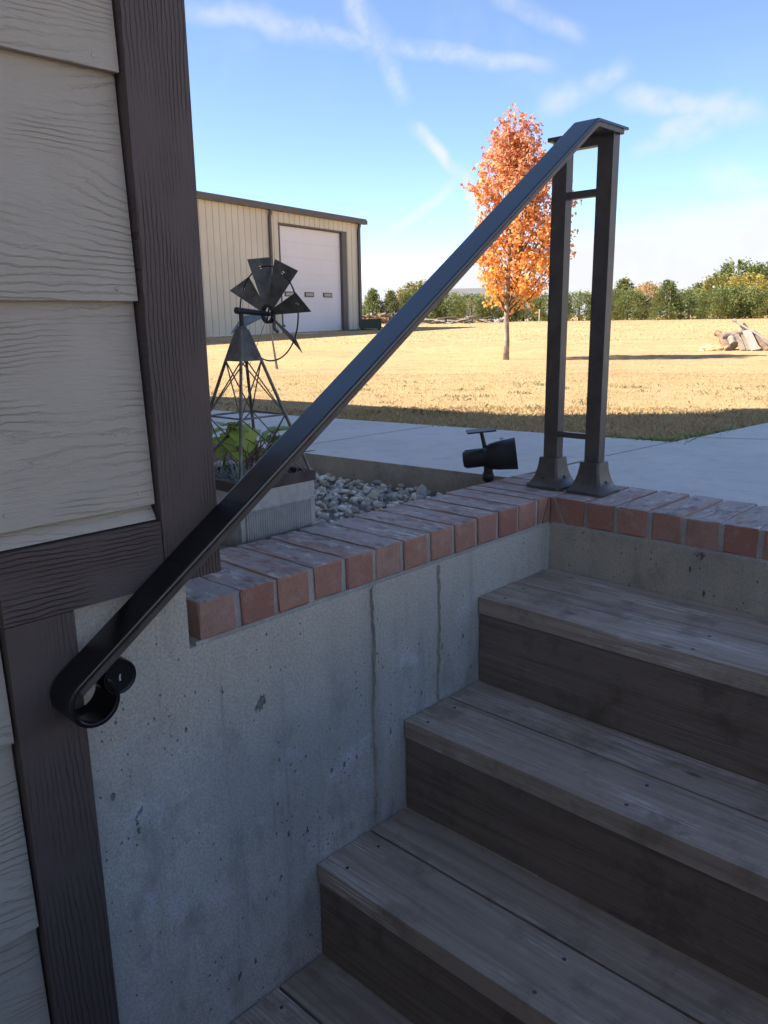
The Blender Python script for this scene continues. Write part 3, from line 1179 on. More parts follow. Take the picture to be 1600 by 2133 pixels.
corrug(0, -.020, .052, 0, 'x').obj('ribbed_panel', 'galvanized', plt_, smooth=True)
corrug(0, -.020, .052, 0, 'y').obj('ribbed_panel', 'galvanized', plt_, smooth=True)
bd = B()
for z in (.0555, -.0235, -.060):
    bd.box(PX1 - .001, PX1 + .0035, PY0 - .0035, PY1 + .001, z - .0022, z + .0022)
    bd.box(PX0 - .001, PX1 - .0015, PY0 - .0035, PY0 + .001, z - .0022, z + .0022)
bd.obj('bead', 'galvanized', plt_)
B().box(PX0 + .005, PX1 - .005, PY0 + .005, PY1 - .005, .02, .084).obj('soil', 'soil', plt_)

# ------------------------------------------------------------------ ornamental windmill
WX, WY = -.336, -.618
wm = thing('garden_windmill', (WX, WY, .09), 'small dark metal ornamental windmill standing in the galvanised planter', 'windmill')


def half(z):
    return .0250 + (.335 - z) * .2800


for sx, sy in ((-1, -1), (1, -1), (1, 1), (-1, 1)):
    pts = [(WX + sx * half(z), WY + sy * half(z), z) for z in (.088, .226, .336, .395)]
    B().tube(pts, [.0034, .0034, .0032, .0024], 8).obj('leg', 'windmill_metal', wm, smooth=True, angle=50)
# hood: four sheet-metal sides
hd = B()
zt_, zb2 = .402, .3345
a_, c_ = .0060, half(.3345) + .0025
tp = [hd.bm.verts.new((WX + sx * a_, WY + sy * a_, zt_)) for sx, sy in ((-1, -1), (1, -1), (1, 1), (-1, 1))]
bt = [hd.bm.verts.new((WX + sx * c_, WY + sy * c_, zb2)) for sx, sy in ((-1, -1), (1, -1), (1, 1), (-1, 1))]
for i in range(4):
    hd.bm.faces.new((bt[i], bt[(i + 1) % 4], tp[(i + 1) % 4], tp[i]))
hd.bm.faces.new(tp)
hd.obj('hood', 'windmill_metal', wm)


def rung(z, r=.0020):
    s_ = half(z)
    c4 = [(WX + sx * s_, WY + sy * s_, z) for sx, sy in ((-1, -1), (1, -1), (1, 1), (-1, 1))]
    for i in range(4):
        B().tube([c4[i], c4[(i + 1) % 4]], r, 6).obj('girt', 'windmill_metal', wm)


rung(.226)
for za, zb3 in ((.335, .226), (.226, .094)):
    for i in range(4):
        cs = [(-1, -1), (1, -1), (1, 1), (-1, 1)]
        p, q_ = cs[i], cs[(i + 1) % 4]
        for u, v in ((p, q_), (q_, p)):
            A_ = (WX + u[0] * half(za), WY + u[1] * half(za), za)
            B_ = (WX + v[0] * half(zb3), WY + v[1] * half(zb3), zb3)
            B().tube([A_, B_], .0015, 5).obj('brace', 'windmill_metal', wm)
B().tube([(WX, WY, .398), (WX, WY, .430)], .0046, 10).obj('neck', 'windmill_dark', wm, smooth=True, angle=50)
HUB = Vector((WX + .002, WY + .066, .4250))
B().tube([(WX, WY - .012, .4320), (WX, WY + .0, .4310), HUB + Vector((0, .004, 0))], [.0066, .0062, .0045], 10).obj('shaft', 'windmill_dark', wm, smooth=True, angle=50)
wh = B()                                             # hub: ring with four spokes
MH = Matrix.Translation(HUB) @ Matrix.Rotation(R(90), 4, 'X')
wh.lathe([(.0140, -.004), (.0192, -.004), (.0192, .004), (.0140, .004), (.0140, -.004)], MH, 20, caps=False)
for k in range(4):
    a = R(20 + 90 * k)
    wh.tube([HUB, HUB + Vector((math.sin(a) * .0145, 0, math.cos(a) * .0145))], .0018, 6)
wh.obj('hub', 'windmill_dark', wm, smooth=True, angle=40)
RINGR = .0935
tr = B()
prev = None
rings = []
for k in range(72):
    a = 2 * math.pi * k / 72
    rad_v = Vector((math.sin(a), 0, math.cos(a)))
    c0 = HUB + rad_v * RINGR
    rings.append([tr.bm.verts.new(c0 + rad_v * (.0016 * math.cos(t)) + Vector((0, 1, 0)) * (.0016 * math.sin(t))) for t in (2 * math.pi * j / 6 for j in range(6))])
for k in range(72):
    a_r, b_r = rings[k], rings[(k + 1) % 72]
    for j in range(6):
        tr.bm.faces.new((a_r[j], a_r[(j + 1) % 6], b_r[(j + 1) % 6], b_r[j]))
tr.obj('ring', 'windmill_dark', wm, smooth=True)
for k in range(8):
    th = R(-11 + 45 * k)
    rad_v = Vector((math.sin(th), 0, math.cos(th)))
    tan = Vector((math.cos(th), 0, -math.sin(th)))
    pit = R(44)
    chord = tan * math.cos(pit) + Vector((0, 1, 0)) * math.sin(pit)
    nrm = rad_v.cross(chord)
    bl = bmesh.new()
    outer = [(-.0068, .0175), (.0068, .0175), (.0262, .1100), (-.0238, .1130)]
    hole = [(.0034 * math.cos(t), RINGR + .0034 * math.sin(t)) for t in (2 * math.pi * j / 8 for j in range(8))]
    P = lambda u, v, w=0: HUB + chord * u + rad_v * v + nrm * w
    ov = [bl.verts.new(P(u, v)) for u, v in outer]
    hv = [bl.verts.new(P(u, v)) for u, v in hole]
    es = [bl.edges.new((ov[i], ov[(i + 1) % 4])) for i in range(4)] + [bl.edges.new((hv[i], hv[(i + 1) % 8])) for i in range(8)]
    bmesh.ops.triangle_fill(bl, edges=es, use_beauty=True)
    me = bpy.data.meshes.new('blade')
    bl.to_mesh(me)
    bl.free()
    o = link('blade', me, 'windmill_metal', wm)
    sf = o.modifiers.new('sheet', 'SOLIDIFY')
    sf.thickness = .0009
    sf.offset = 0

# ------------------------------------------------------------------ plants in the planter
LEAF = [(0, 0), (.16, .10), (.34, .12), (.30, .30), (.50, .42), (.44, .58), (.30, .66), (.26, .86), (0, 1.0), (-.26, .86), (-.30, .66), (-.44, .58), (-.50, .42), (-.30, .30), (-.34, .12), (-.16, .10)]


def leaf_geo(base, tip_dir, up, size, droop=.25):
    d = Vector(tip_dir).normalized()
    s_ = d.cross(Vector(up)).normalized()
    n_ = s_.cross(d)
    out = []
    for u, v in LEAF:
        w = abs(u) * .22 - droop * v * v
        out.append(Vector(base) + d * (v * size) + s_ * (u * size) + n_ * (w * size))
    mid = [Vector(base) + d * (v * size) - n_ * (droop * v * v * size) for v in (.25, .5, .75)]
    return out + mid


def leafy_plant(name, label, stem_pts, leaves, col, cat='plant'):
    root = thing(name, stem_pts[0], label, cat)
    B().tube(stem_pts, [.0035] * (len(stem_pts) - 1) + [.002], 6).obj('stem', 'stem_green', root, smooth=True)
    for (p, size, azd, pitch) in leaves:
        p = Vector(p)
        size *= 1.28
        d = Vector((math.cos(R(azd)) * math.cos(R(pitch)), math.sin(R(azd)) * math.cos(R(pitch)), math.sin(R(pitch))))
        g = leaf_geo(p - d * size * .5, d, (0, 0, 1), size)
        V_ = np.array([v[:] for v in g])
        n_ = len(LEAF)
        # fans from the midrib
        F_ = []
        mids = [n_, n_ + 1, n_ + 2]
        m_of = lambda i: mids[0] if LEAF[i][1] < .34 else mids[1] if LEAF[i][1] < .64 else mids[2]
        for i in range(n_):
            j = (i + 1) % n_
            mi, mj = m_of(i), m_of(j)
            F_.append((i, j, mi))
            if mi != mj:
                F_.append((j, mj, mi))
        cc = np.array(col) * random.uniform(.8, 1.2)
        me = fast('leaf', V_, np.array(F_), np.repeat(cc[None], len(V_), 0), smooth=True)
        link('leaf', me, 'garden_leaf', root)
        stp = min(stem_pts, key=lambda s: (Vector(s) - (p - d * size * .5)).length)
        B().tube([stp, p - d * size * .48], .0011, 5).obj('leaf_stalk', 'stem_green', root)
    return root


simple('stem_green', (.16, .22, .06), .6)
leafy_plant('leafy_plant', 'yellow green lobed-leaf plant in the planter, next to the house corner board', [(-.418, -.628, .082), (-.416, -.622, .13), (-.408, -.612, .175), (-.405, -.606, .205)],
            [((-.432, -.640, .184), .052, 250, -10), ((-.402, -.606, .200), .050, 20, 5), ((-.388, -.588, .178), .058, 350, -35), ((-.412, -.618, .160), .052, 270, -25), ((-.392, -.596, .148), .050, 320, -20),
             ((-.430, -.634, .150), .044, 220, -20), ((-.418, -.610, .205), .044, 130, 10), ((-.405, -.590, .192), .040, 70, 0), ((-.398, -.612, .176), .046, 300, -30), ((-.440, -.626, .168), .046, 190, -15)],
            (.50, .60, .16))
leafy_plant('leafy_plant', 'yellow green lobed-leaf plant in the planter, between the windmill legs and the rail', [(-.372, -.552, .082), (-.368, -.546, .12), (-.358, -.536, .16), (-.352, -.530, .185)],
            [((-.356, -.534, .186), .052, 60, 30), ((-.340, -.516, .188), .050, 20, 20), ((-.378, -.560, .162), .048, 210, -10), ((-.348, -.524, .158), .050, 330, -20), ((-.366, -.548, .138), .046, 250, -15),
             ((-.330, -.504, .166), .048, 30, -10), ((-.362, -.526, .172), .042, 110, 10), ((-.350, -.540, .128), .042, 300, -20)],
            (.46, .58, .16))


def twiggy(name, label, n_, x0, x1, y0, y1, zb, hmax, col, r=.0008, curl=.03):
    b = B()
    for _ in range(n_):
        p = Vector((random.uniform(x0, x1), random.uniform(y0, y1), zb))
        d = Vector((random.gauss(0, .35), random.gauss(0, .35), 1)).normalized()
        pts = [p.copy()]
        L = random.uniform(.45, 1) * hmax
        for k in range(5):
            p = p + d * L / 5
            d = (d + Vector((random.gauss(0, curl * 9), random.gauss(0, curl * 9), random.gauss(-.08, .1)))).normalized()
            pts.append(p.copy())
        b.tube(pts, [r * 1.5, r * 1.4, r * 1.2, r, r * .9, r * .7], 4)
    root = thing(name, ((x0 + x1) / 2, (y0 + y1) / 2, zb), label, 'plant')
    o = b.obj('dry_stems', col, root)
    o['kind'] = 'stuff'
    return root


twiggy('dry_plant', 'tangle of dry brown stems standing in the planter inside the windmill legs', 46, -.40, -.31, -.60, -.54, .083, .13, 'twig', r=.0011)
simple('dusty_leaf', (.36, .40, .36), .8, var=.2, vs=40)
simple('dry_straw', (.42, .33, .20), .85, var=.25, vs=40)
twiggy('ground_cover_plant', 'silvery grey-green feathery plant low in the planter behind the leaves', 260, -.428, -.30, -.66, -.535, .083, .055, 'dusty_leaf', r=.0013, curl=.05)
twiggy('dry_tuft', 'dry straw strands hanging over the planter rim at its right corner', 30, -.275, -.250, -.565, -.532, .083, .05, 'dry_straw', r=.0006, curl=.08)

# ------------------------------------------------------------------ solar spotlight at the corner of the gravel
sp = thing('spotlight', (-.250, .090, -.08), 'small black solar garden spotlight on a stake behind the brick corner', 'spotlight')
AX = Vector((.80, .575, .13)).normalized()
Mb = Matrix.Translation((-.302, .052, .0485)) @ AX.to_track_quat('Z', 'Y').to_matrix().to_4x4()
B().lathe([(.004, -.0015), (.0190, 0), (.0215, .003), (.0225, .03), (.0245, .058)], Mb, 28).obj('housing', 'black_plastic', sp, smooth=True, angle=40)
bellM = Mb
bell = B().lathe([(.0246, .057), (.0290, .062), (.0340, .072), (.0375, .090), (.0400, .118), (.0420, .138), (.0428, .1395), (.0400, .1395), (.0385, .130), (.030, .120)], bellM, 36)
# scoop the lower lip back a little
bell.obj('lamp_head', 'black_plastic', sp, smooth=True, angle=40)
for k in range(14):
    a = R(180 + k * 13)
    rib = B().box(-.0006, .0006, -.0006, .0022, .006, .052)
    rib.xf(Mb @ Matrix.Rotation(a, 4, 'Z') @ Matrix.Translation((0, .0222, 0))).obj('cooling_fin', 'black_plastic', sp)
B().lathe([(.0395, .131), (.036, .1315)], bellM, 30).obj('lens', 'clear_plastic', sp, smooth=True)
B().tube([(-.250, .090, -.09), (-.250, .090, -.008)], .006, 8).obj('stake', 'black_plastic', sp)
B().lathe([(.004, -.018), (.0120, -.014), (.0160, -.006), (.0165, .002), (.0120, .012), (.004, .016)], Matrix.Translation((-.249, .091, .006)), 18).obj('ball_joint', 'black_plastic', sp, smooth=True)
B().tube([(-.249, .091, .012), (-.2485, .0915, .040)], [.0115, .0130], 12).obj('mount', 'black_plastic', sp, smooth=True, angle=50)
B().tube([(-.2555, .0870, .070), (-.2600, .0840, .096), (-.2655, .0805, .122)], [.0060, .0052, .0050], 8).obj('panel_arm', 'black_plastic', sp, smooth=True, angle=50)
B().lathe([(.010, 0), (.013, .002), (.013, .008), (.009, .011)], Matrix.Translation((-.2550, .0873, .068)), 14).obj('hinge', 'black_plastic', sp, smooth=True, angle=40)
pn = B().box(-.037, .037, -.030, .030, -.002, .002)
pn.bevel(.0015, 1, 60)
pn.xf(Matrix.Translation((-.2665, .0795, .1255)) @ Matrix.Rotation(R(43), 4, 'Z') @ Matrix.Rotation(R(-5), 4, 'Y')).obj('solar_panel', 'solar_panel', sp)
se = B().lathe([(.0060, 0), (.0060, .004), (.003, .0065)], Matrix.Translation((-.2205, .1110, .1030)) @ Matrix.Rotation(R(-10), 4, 'Y'), 12)
se.obj('sensor_cap', 'clear_plastic', sp, smooth=True, angle=40)

# ------------------------------------------------------------------ metal farm building
ST = Vector((-.17790686, .98404733, 0))
SN = Vector((.98404733, .17790686, 0))
SA = Vector((-22.0, 14.05, 0))
shed = thing('metal_building', (-23.5, 18.0, .05), 'cream metal building with ribbed walls, white overhead door and brown gutter', 'building')
MS = Matrix(((ST.x, SN.x, 0, SA.x), (ST.y, SN.y, 0, SA.y), (0, 0, 1, 0), (0, 0, 0, 1)))     # local: x along wall, y outwards


def sbox(name, mat, x0, x1, y0, y1, z0, z1, parent=None, bev=None):
    b = B().box(x0, x1, y0, y1, z0, z1)
    if bev:
        b.bevel(bev, 1, 60)
    for v in b.bm.verts:
        v.co = MS @ v.co
    return b.obj(name, mat, parent or shed)


SL, SE, SZ = -9.0, 9.0, 4.33
sbox('core_wall', 'shed_wall', SL, SE - .05, -12.0, -.30, .0, SZ - .1)
DX0, DX1, DZ = 3.88, 8.04, 3.90


def rib_panel(x0, x1, z0, z1):
    b = B()
    pr = [(x0, -.045), (x0 + .03, .0), (x1 - .012, .0), (x1, -.045)]
    lo = [b.bm.verts.new(MS @ Vector((x, y, z0))) for x, y in pr]
    hi = [b.bm.verts.new(MS @ Vector((x, y, z1))) for x, y in pr]
    for i in range(3):
        b.bm.faces.new((lo[i], lo[i + 1], hi[i + 1], hi[i]))
    b.obj('wall_panel', 'shed_wall', shed)


x = SL
while x < SE - .01:
    x1 = min(x + .3, SE)
    c = (x + x1) / 2
    if c < DX0 - .1 or c > DX1 + .1:
        if x < DX0 < x1:
            rib_panel(x, DX0, .05, SZ)
        elif x < DX1 < x1:
            rib_panel(DX1, x1, .05, SZ)
        else:
            rib_panel(x, x1, .05, SZ)
    else:
        rib_panel(max(x, SL), x1, DZ + .02, SZ)
    x = x1
door = sbox('overhead_door', 'door_white', DX0 + .06, DX1 - .30, -.16, -.13, .06, DZ - .02)
for k in range(7):
    z0, z1 = .07 + k * .548, .07 + (k + 1) * .548 - .016
    sbox('door_section', 'door_white', DX0 + .062, DX1 - .302, -.131, -.115, z0, min(z1, DZ - .03), door)
for x0, x1 in ((4.22, 4.77), (5.39, 5.94), (6.55, 7.12)):
    w = sbox('window_frame', 'shed_trim', x0, x1, -.116, -.085, 1.39, 1.57, door)
    sbox('pane', 'door_glass', x0 + .055, x1 - .055, -.084, -.078, 1.43, 1.53, door)
sbox('door_vent', 'shed_trim', 3.96, 4.16, -.116, -.09, .28, .37, door)
sbox('door_jamb', 'shed_trim', DX1 - .30, DX1, -.15, .012, .04, DZ)
sbox('door_jamb', 'shed_trim', DX0, DX0 + .06, -.15, .012, .04, DZ)
sbox('door_header', 'shed_trim', DX0 - .02, DX1 + .02, -.14, .016, DZ, DZ + .055)
sbox('corner_trim', 'shed_trim', SE - .08, SE + .035, -.10, .022, .03, SZ)
sbox('gutter', 'shed_trim', SL, SE + .30, .015, .20, SZ - .01, SZ + .15, bev=.02)


def sdown(xc):
    b = B()
    pts = [(xc, .12, SZ), (xc, .11, SZ - .10), (xc, .055, SZ - .26), (xc, .055, .30), (xc, .07, .22), (xc, .22, .10)]
    b.tube([MS @ Vector(p) for p in pts], .062, 4)
    b.obj('downspout', 'shed_trim', shed)


sdown(3.36)
sdown(8.84)
rf = B()
n_ = 0
for (ya, za, yb2, zb4) in ((.16, SZ + .15, -6.1, SZ + .95), (-6.1, SZ + .95, -12.3, SZ + .15)):
    a = [rf.bm.verts.new(MS @ Vector(p)) for p in ((SL, ya, za), (SE + .28, ya, za), (SE + .28, yb2, zb4), (SL, yb2, zb4))]
    rf.bm.faces.new(a)
ro = rf.obj('roof', 'shed_roof', shed)
ro.modifiers.new('thick', 'SOLIDIFY').thickness = .05
x = SL + .2
while x < SE + .25:
    b = B().box(x - .035, x + .035, -6.1, .17, 0, .045)
    for v in b.bm.verts:
        yv = v.co.y
        v.co.z += SZ + .152 + (.16 - yv) / 6.26 * .80
        v.co = MS @ v.co
    b.obj('roof_rib', 'shed_roof', ro)
    x += .6
gz = .0
ap = B().box(3.4, 9.2, .02, 1.5, -.1, .055)
for v in ap.bm.verts:
    v.co = MS @ v.co
structure(ap.obj('concrete_apron', 'slab'))
structure(B().box(SL, SE, -.04, .06, -.2, .05).obj('concrete_footing', 'slab')).matrix_world = MS
# garden hose in loose coils by the door
hs = B()
pts = []
for k in range(150):
    a = k * .32
    pts.append(MS @ Vector((7.2 + .9 * math.cos(a) + k * .003, .75 + .40 * math.sin(a) + random.uniform(-.03, .03), .075 + .0003 * k)))
hs.tube(pts, .016, 5)
tag(hs.obj('garden_hose', 'hose'), 'green garden hose coiled on the apron before the overhead door', 'hose')


def at(px_az, d, z=None):
    a = R(px_az)
    x, y = CAM.x + d * math.sin(a), CAM.y + d * math.cos(a)
    return Vector((x, y, float(ground_z(x, y)) if z is None else z))


# low green box beside the building
p = at(-44.45, 33.0)
gbx = thing('utility_box', p, 'low dark green box on the ground at the corner of the metal building', 'box', rotz=R(46))
bb = B().box(-.42, .42, -.3, .3, .06, .40)
bb.bevel(.02, 2, 60)
bb.obj('body', 'green_paint', gbx, local=True)
bb = B().box(-.45, .45, -.33, .33, .401, .43)
bb.bevel(.01, 1, 60)
bb.obj('lid', 'green_paint', gbx, local=True)
for sx in (-.33, .33):
    B().box(sx - .05, sx + .05, -.2, .2, -.03, .058).obj('skid', 'green_paint', gbx, local=True)

# ------------------------------------------------------------------ lawn grass blades
def grass(n_, d0, d1, az0, az1, hgt, wid, pal_, name, label, pw=1.0, keep=None, zoff=0.0, xy=None):
    d = np.sqrt(rng.uniform(d0 ** 2, d1 ** 2, n_)) if pw == 1 else d0 + (d1 - d0) * rng.uniform(0, 1, n_) ** pw
    a = np.radians(rng.uniform(az0, az1, n_))
    x, y = CAM.x + d * np.sin(a), CAM.y + d * np.cos(a)
    far_e = .985 + (x + .56) * .155
    ok = np.where(x < -.16, y > far_e - .012, (x < -.150 + .06 * (y - 1.2)) & (y > 1.2))
    ok |= (x > 5.05) & (y > 0)
    ok |= y > 6.02
    if keep is not None:
        ok &= keep(x, y)
    if xy is not None:
        x, y = xy
        d = np.hypot(x - CAM.x, y - CAM.y)
        ok = np.ones(len(x), bool)
    x, y, d = x[ok], y[ok], d[ok]
    m_ = len(x)
    z = ground_z(x, y) + zoff
    h = hgt * rng.uniform(.45, 1.25, m_) * (1 + .0 * d)
    w = wid * rng.uniform(.7, 1.3, m_)
    yaw = rng.uniform(0, 2 * np.pi, m_)
    lean = rng.normal(0, .55, (m_, 2)) * h[:, None]
    dx, dy = np.cos(yaw) * w / 2, np.sin(yaw) * w / 2
    P0 = np.stack([x - dx, y - dy, z - .004], -1)
    P1 = np.stack([x + dx, y + dy, z - .004], -1)
    P2 = np.stack([x + lean[:, 0] * .4 + dx * .7, y + lean[:, 1] * .4 + dy * .7, z + h * .6], -1)
    P3 = np.stack([x + lean[:, 0], y + lean[:, 1], z + h * np.clip(1 - .3 * rng.random(m_), .5, 1)], -1)
    V_ = np.stack([P0, P1, P2, P3], 1).reshape(-1, 3)
    k = np.arange(m_) * 4
    F_ = np.concatenate([np.stack([k, k + 1, k + 2], -1), np.stack([k, k + 2, k + 3], -1)])
    pal_ = np.array(pal_)
    c = pal_[rng.integers(0, len(pal_), m_)] * rng.uniform(.75, 1.15, m_)[:, None]
    o = link(name, fast(name, V_, F_, np.repeat(c, 4, 0)), 'grass_blade')
    tag(o, label, 'grass', kind='stuff')
    return o


STRAW = [(.56, .40, .205), (.60, .43, .22), (.52, .365, .19), (.47, .325, .17), (.61, .46, .25), (.50, .36, .18), (.36, .285, .14)]
grass(48000, 2.4, 4.6, -80, 4, .018, .004, STRAW, 'lawn_grass', 'dry straw coloured lawn grass along the concrete walk', pw=1.0)
grass(42000, 4.4, 9.5, -75, 0, .011, .005, STRAW, 'lawn_grass', 'dry straw coloured lawn grass in the near field')
grass(34000, 9.0, 22, -70, -4, .010, .010, STRAW, 'lawn_grass', 'dry straw coloured lawn grass in the middle of the field')
grass(25000, 21, 48, -66, -10, .025, .03, STRAW, 'lawn_grass', 'dry straw coloured lawn grass of the far field')
GREEN = [(.16, .25, .08), (.22, .31, .11), (.32, .38, .16), (.14, .21, .07)]
ex = np.concatenate([rng.uniform(-2.9, -.17, 900), rng.normal(-.50, .10, 500), rng.normal(-.22, .05, 500), rng.normal(-1.0, .06, 160)])
ex = np.clip(ex, -2.9, -.165)
ey = .985 + (ex + .56) * .155 + np.abs(rng.normal(0, .035, len(ex))) - .006
e2y = 1.2 + np.abs(rng.normal(0, .30, 420))
e2x = -.150 + .075 * (e2y - 1.2) - np.abs(rng.normal(0, .035, 420))
grass(10, 2.4, 4.0, -80, 4, .040, .011, GREEN, 'edge_weeds', 'green broadleaf weeds growing along the edge of the walk', xy=(np.concatenate([ex, e2x]), np.concatenate([ey, e2y])))
CLUMP = np.stack([rng.uniform(-7, 1, 260), rng.uniform(.6, 6.5, 260), rng.uniform(.03, .13, 260)], -1)


def in_clumps(x, y):
    ok = np.zeros(len(x), bool)
    for cx_, cy2, cr_ in CLUMP:
        ok |= ((x - cx_) ** 2 + ((y - cy2) * 1.4) ** 2) < (cr_ * rng.uniform(.3, 1.2, len(x))) ** 2
    return ok


TUFT = [(.20, .20, .10), (.28, .24, .13), (.16, .16, .08)]
grass(60000, 2.6, 7.5, -78, 2, .024, .0035, TUFT, 'grass_tufts', 'darker olive grass tufts scattered in the shaded lawn edge',
      keep=in_clumps)

# ------------------------------------------------------------------ autumn maple
def crown_mesh(name, centres, dirs, size, cols, aspect=.75, fold=.25, gen=rng):
    """one folded leaf (two triangles) per centre"""
    m_ = len(centres)
    d = dirs / np.linalg.norm(dirs, axis=1, keepdims=True)
    rnd = gen.normal(size=(m_, 3))
    s_ = np.cross(d, rnd)
    s_ /= np.linalg.norm(s_, axis=1, keepdims=True)
    n_ = np.cross(s_, d)
    sz = size[:, None]
    A_ = centres - d * sz * .5
    T_ = centres + d * sz * .5
    L_ = centres + s_ * sz * aspect * .5 + n_ * sz * fold
    R_ = centres - s_ * sz * aspect * .5 + n_ * sz * fold
    V_ = np.stack([A_, L_, T_, R_], 1).reshape(-1, 3)
    k = np.arange(m_) * 4
    F_ = np.concatenate([np.stack([k, k + 2, k + 1], -1), np.stack([k, k + 3, k + 2], -1)])
    return fast(name, V_, F_, np.repeat(cols, 4, 0))


mp = at(-35.05, 14.0)
maple = thing('maple_tree', mp, 'young maple tree with bright orange red autumn leaves alone on the lawn', 'tree')
mg = np.random.default_rng(5)
mr = random.Random(5)
tb = B()
tp_pts = [(0, 0, -.05), (.004, .01, .3), (-.006, .0, .7), (.0, .01, 1.1), (.02, .01, 1.8), (.0, .02, 2.6), (-.03, .02, 3.3), (-.05, .01, 3.85)]
tb.tube(tp_pts, [.056, .047, .042, .038, .030, .020, .011, .004], 10)
tb.obj('trunk', 'bark', maple, smooth=True, local=True)
lb = B()
cs, ds, sz, cl = [], [], [], []


def prof(h):
    """crown radius at height h above ground"""
    return float(np.interp(h, [.72, .95, 1.3, 1.75, 2.2, 2.7, 3.1, 3.5, 3.9], [.50, .90, 1.00, 1.00, .86, .66, .46, .26, .08]))


def add_leaf(p, d, h):
    sh = float(np.interp(h, [.8, 1.6, 2.4, 3.2], [.0, .20, .22, .02]))
    cs.append(p + np.array((.725, .689, 0)) * sh)
    ds.append(d)
    sz.append(mg.uniform(.042, .082))
    t = np.clip((h - 1.0) / 2.6 + mg.normal(0, .22), 0, 1)
    low = np.array([(.90, .44, .09), (.92, .58, .15), (.84, .33, .08), (.88, .38, .09)])[mg.integers(4)]
    hi = np.array([(.76, .31, .18), (.80, .40, .25), (.66, .25, .15), (.78, .48, .28)])[mg.integers(4)]
    cl.append((low * (1 - t) + hi * t) * mg.uniform(.8, 1.1))


nb_ = 62
for i in range(nb_):
    f = (i + .5) / nb_
    h0 = .66 + 2.55 * f ** 1.05
    az_ = i * 2.39996 + mr.uniform(-.3, .3)
    ctr = Vector((np.interp(h0, [0, .7, 1.8, 3.3], [0, 0, .02, -.03]), .01, h0))
    el_ = R(mr.uniform(24, 44) + 22 * f)
    reach = prof(h0 + .35) * mr.uniform(.62, 1.18)
    L = reach / math.cos(el_)
    pts = [ctr.copy()]
    p = ctr.copy()
    for k in range(5):
        e2 = el_ + R(7 * k)
        p = p + Vector((math.cos(az_) * math.cos(e2), math.sin(az_) * math.cos(e2), math.sin(e2))) * L / 5
        az_ += mr.uniform(-.12, .12)
        pts.append(p.copy())
    r0 = .014 * (1 - .6 * f) + .003
    lb.tube([pts[0], pts[2], pts[4], pts[5]], [r0, r0 * .7, r0 * .4, .002], 5)
    # twigs with leaf clumps
    nt = int(8 + 8 * reach)
    for j in range(nt):
        s_ = mr.uniform(.12, 1.0) ** .8
        k = min(int(s_ * 5), 4)
        q0 = pts[k].lerp(pts[k + 1], s_ * 5 - k)
        ta = az_ + mr.uniform(-1.5, 1.5)
        te = R(mr.uniform(-20, 65))
        td = Vector((math.cos(ta) * math.cos(te), math.sin(ta) * math.cos(te), math.sin(te)))
        tl = mr.uniform(.10, .30) * (1.1 - .4 * f)
        q1 = q0 + td * tl
        if mr.random() < .5:
            lb.tube([q0, q1], [.003, .0015], 3, caps=False)
        for _ in range(mr.randint(12, 18)):
            u = mr.random() ** .7
            c0 = np.array(q0.lerp(q1, u)) + mg.normal(0, .045, 3)
            dd = np.array(td) * .4 + mg.normal(0, .7, 3) + np.array((0, 0, -.35))
            add_leaf(c0, dd, c0[2])
    for _ in range(8):
        c0 = np.array(pts[-1]) + mg.normal(0, .05, 3)
        add_leaf(c0, mg.normal(0, 1, 3), c0[2])
for k in range(420):                                   # leader and a few spires
    sx, sy, hb, ht = [(-.05, .01, 2.9, 4.0), (.12, .15, 2.8, 3.7), (-.22, -.02, 2.7, 3.55), (.28, .2, 2.5, 3.4)][k % 4]
    h = mg.uniform(hb, ht)
    c0 = np.array((sx + mg.normal(0, .055), sy + mg.normal(0, .055), h))
    add_leaf(c0, mg.normal(0, 1, 3) + np.array((0, 0, .4)), h)
for v in lb.bm.verts:
    v.co += Vector((.725, .689, 0)) * float(np.interp(v.co.z, [.8, 1.6, 2.4, 3.2], [.0, .20, .22, .02]))
lb.obj('branches', 'dark_bark', maple, local=True)
cm = crown_mesh('crown', np.array(cs), np.array(ds), np.array(sz), np.array(cl), .8, .18, mg)
link('crown', cm, 'maple_leaf', maple, local=True)

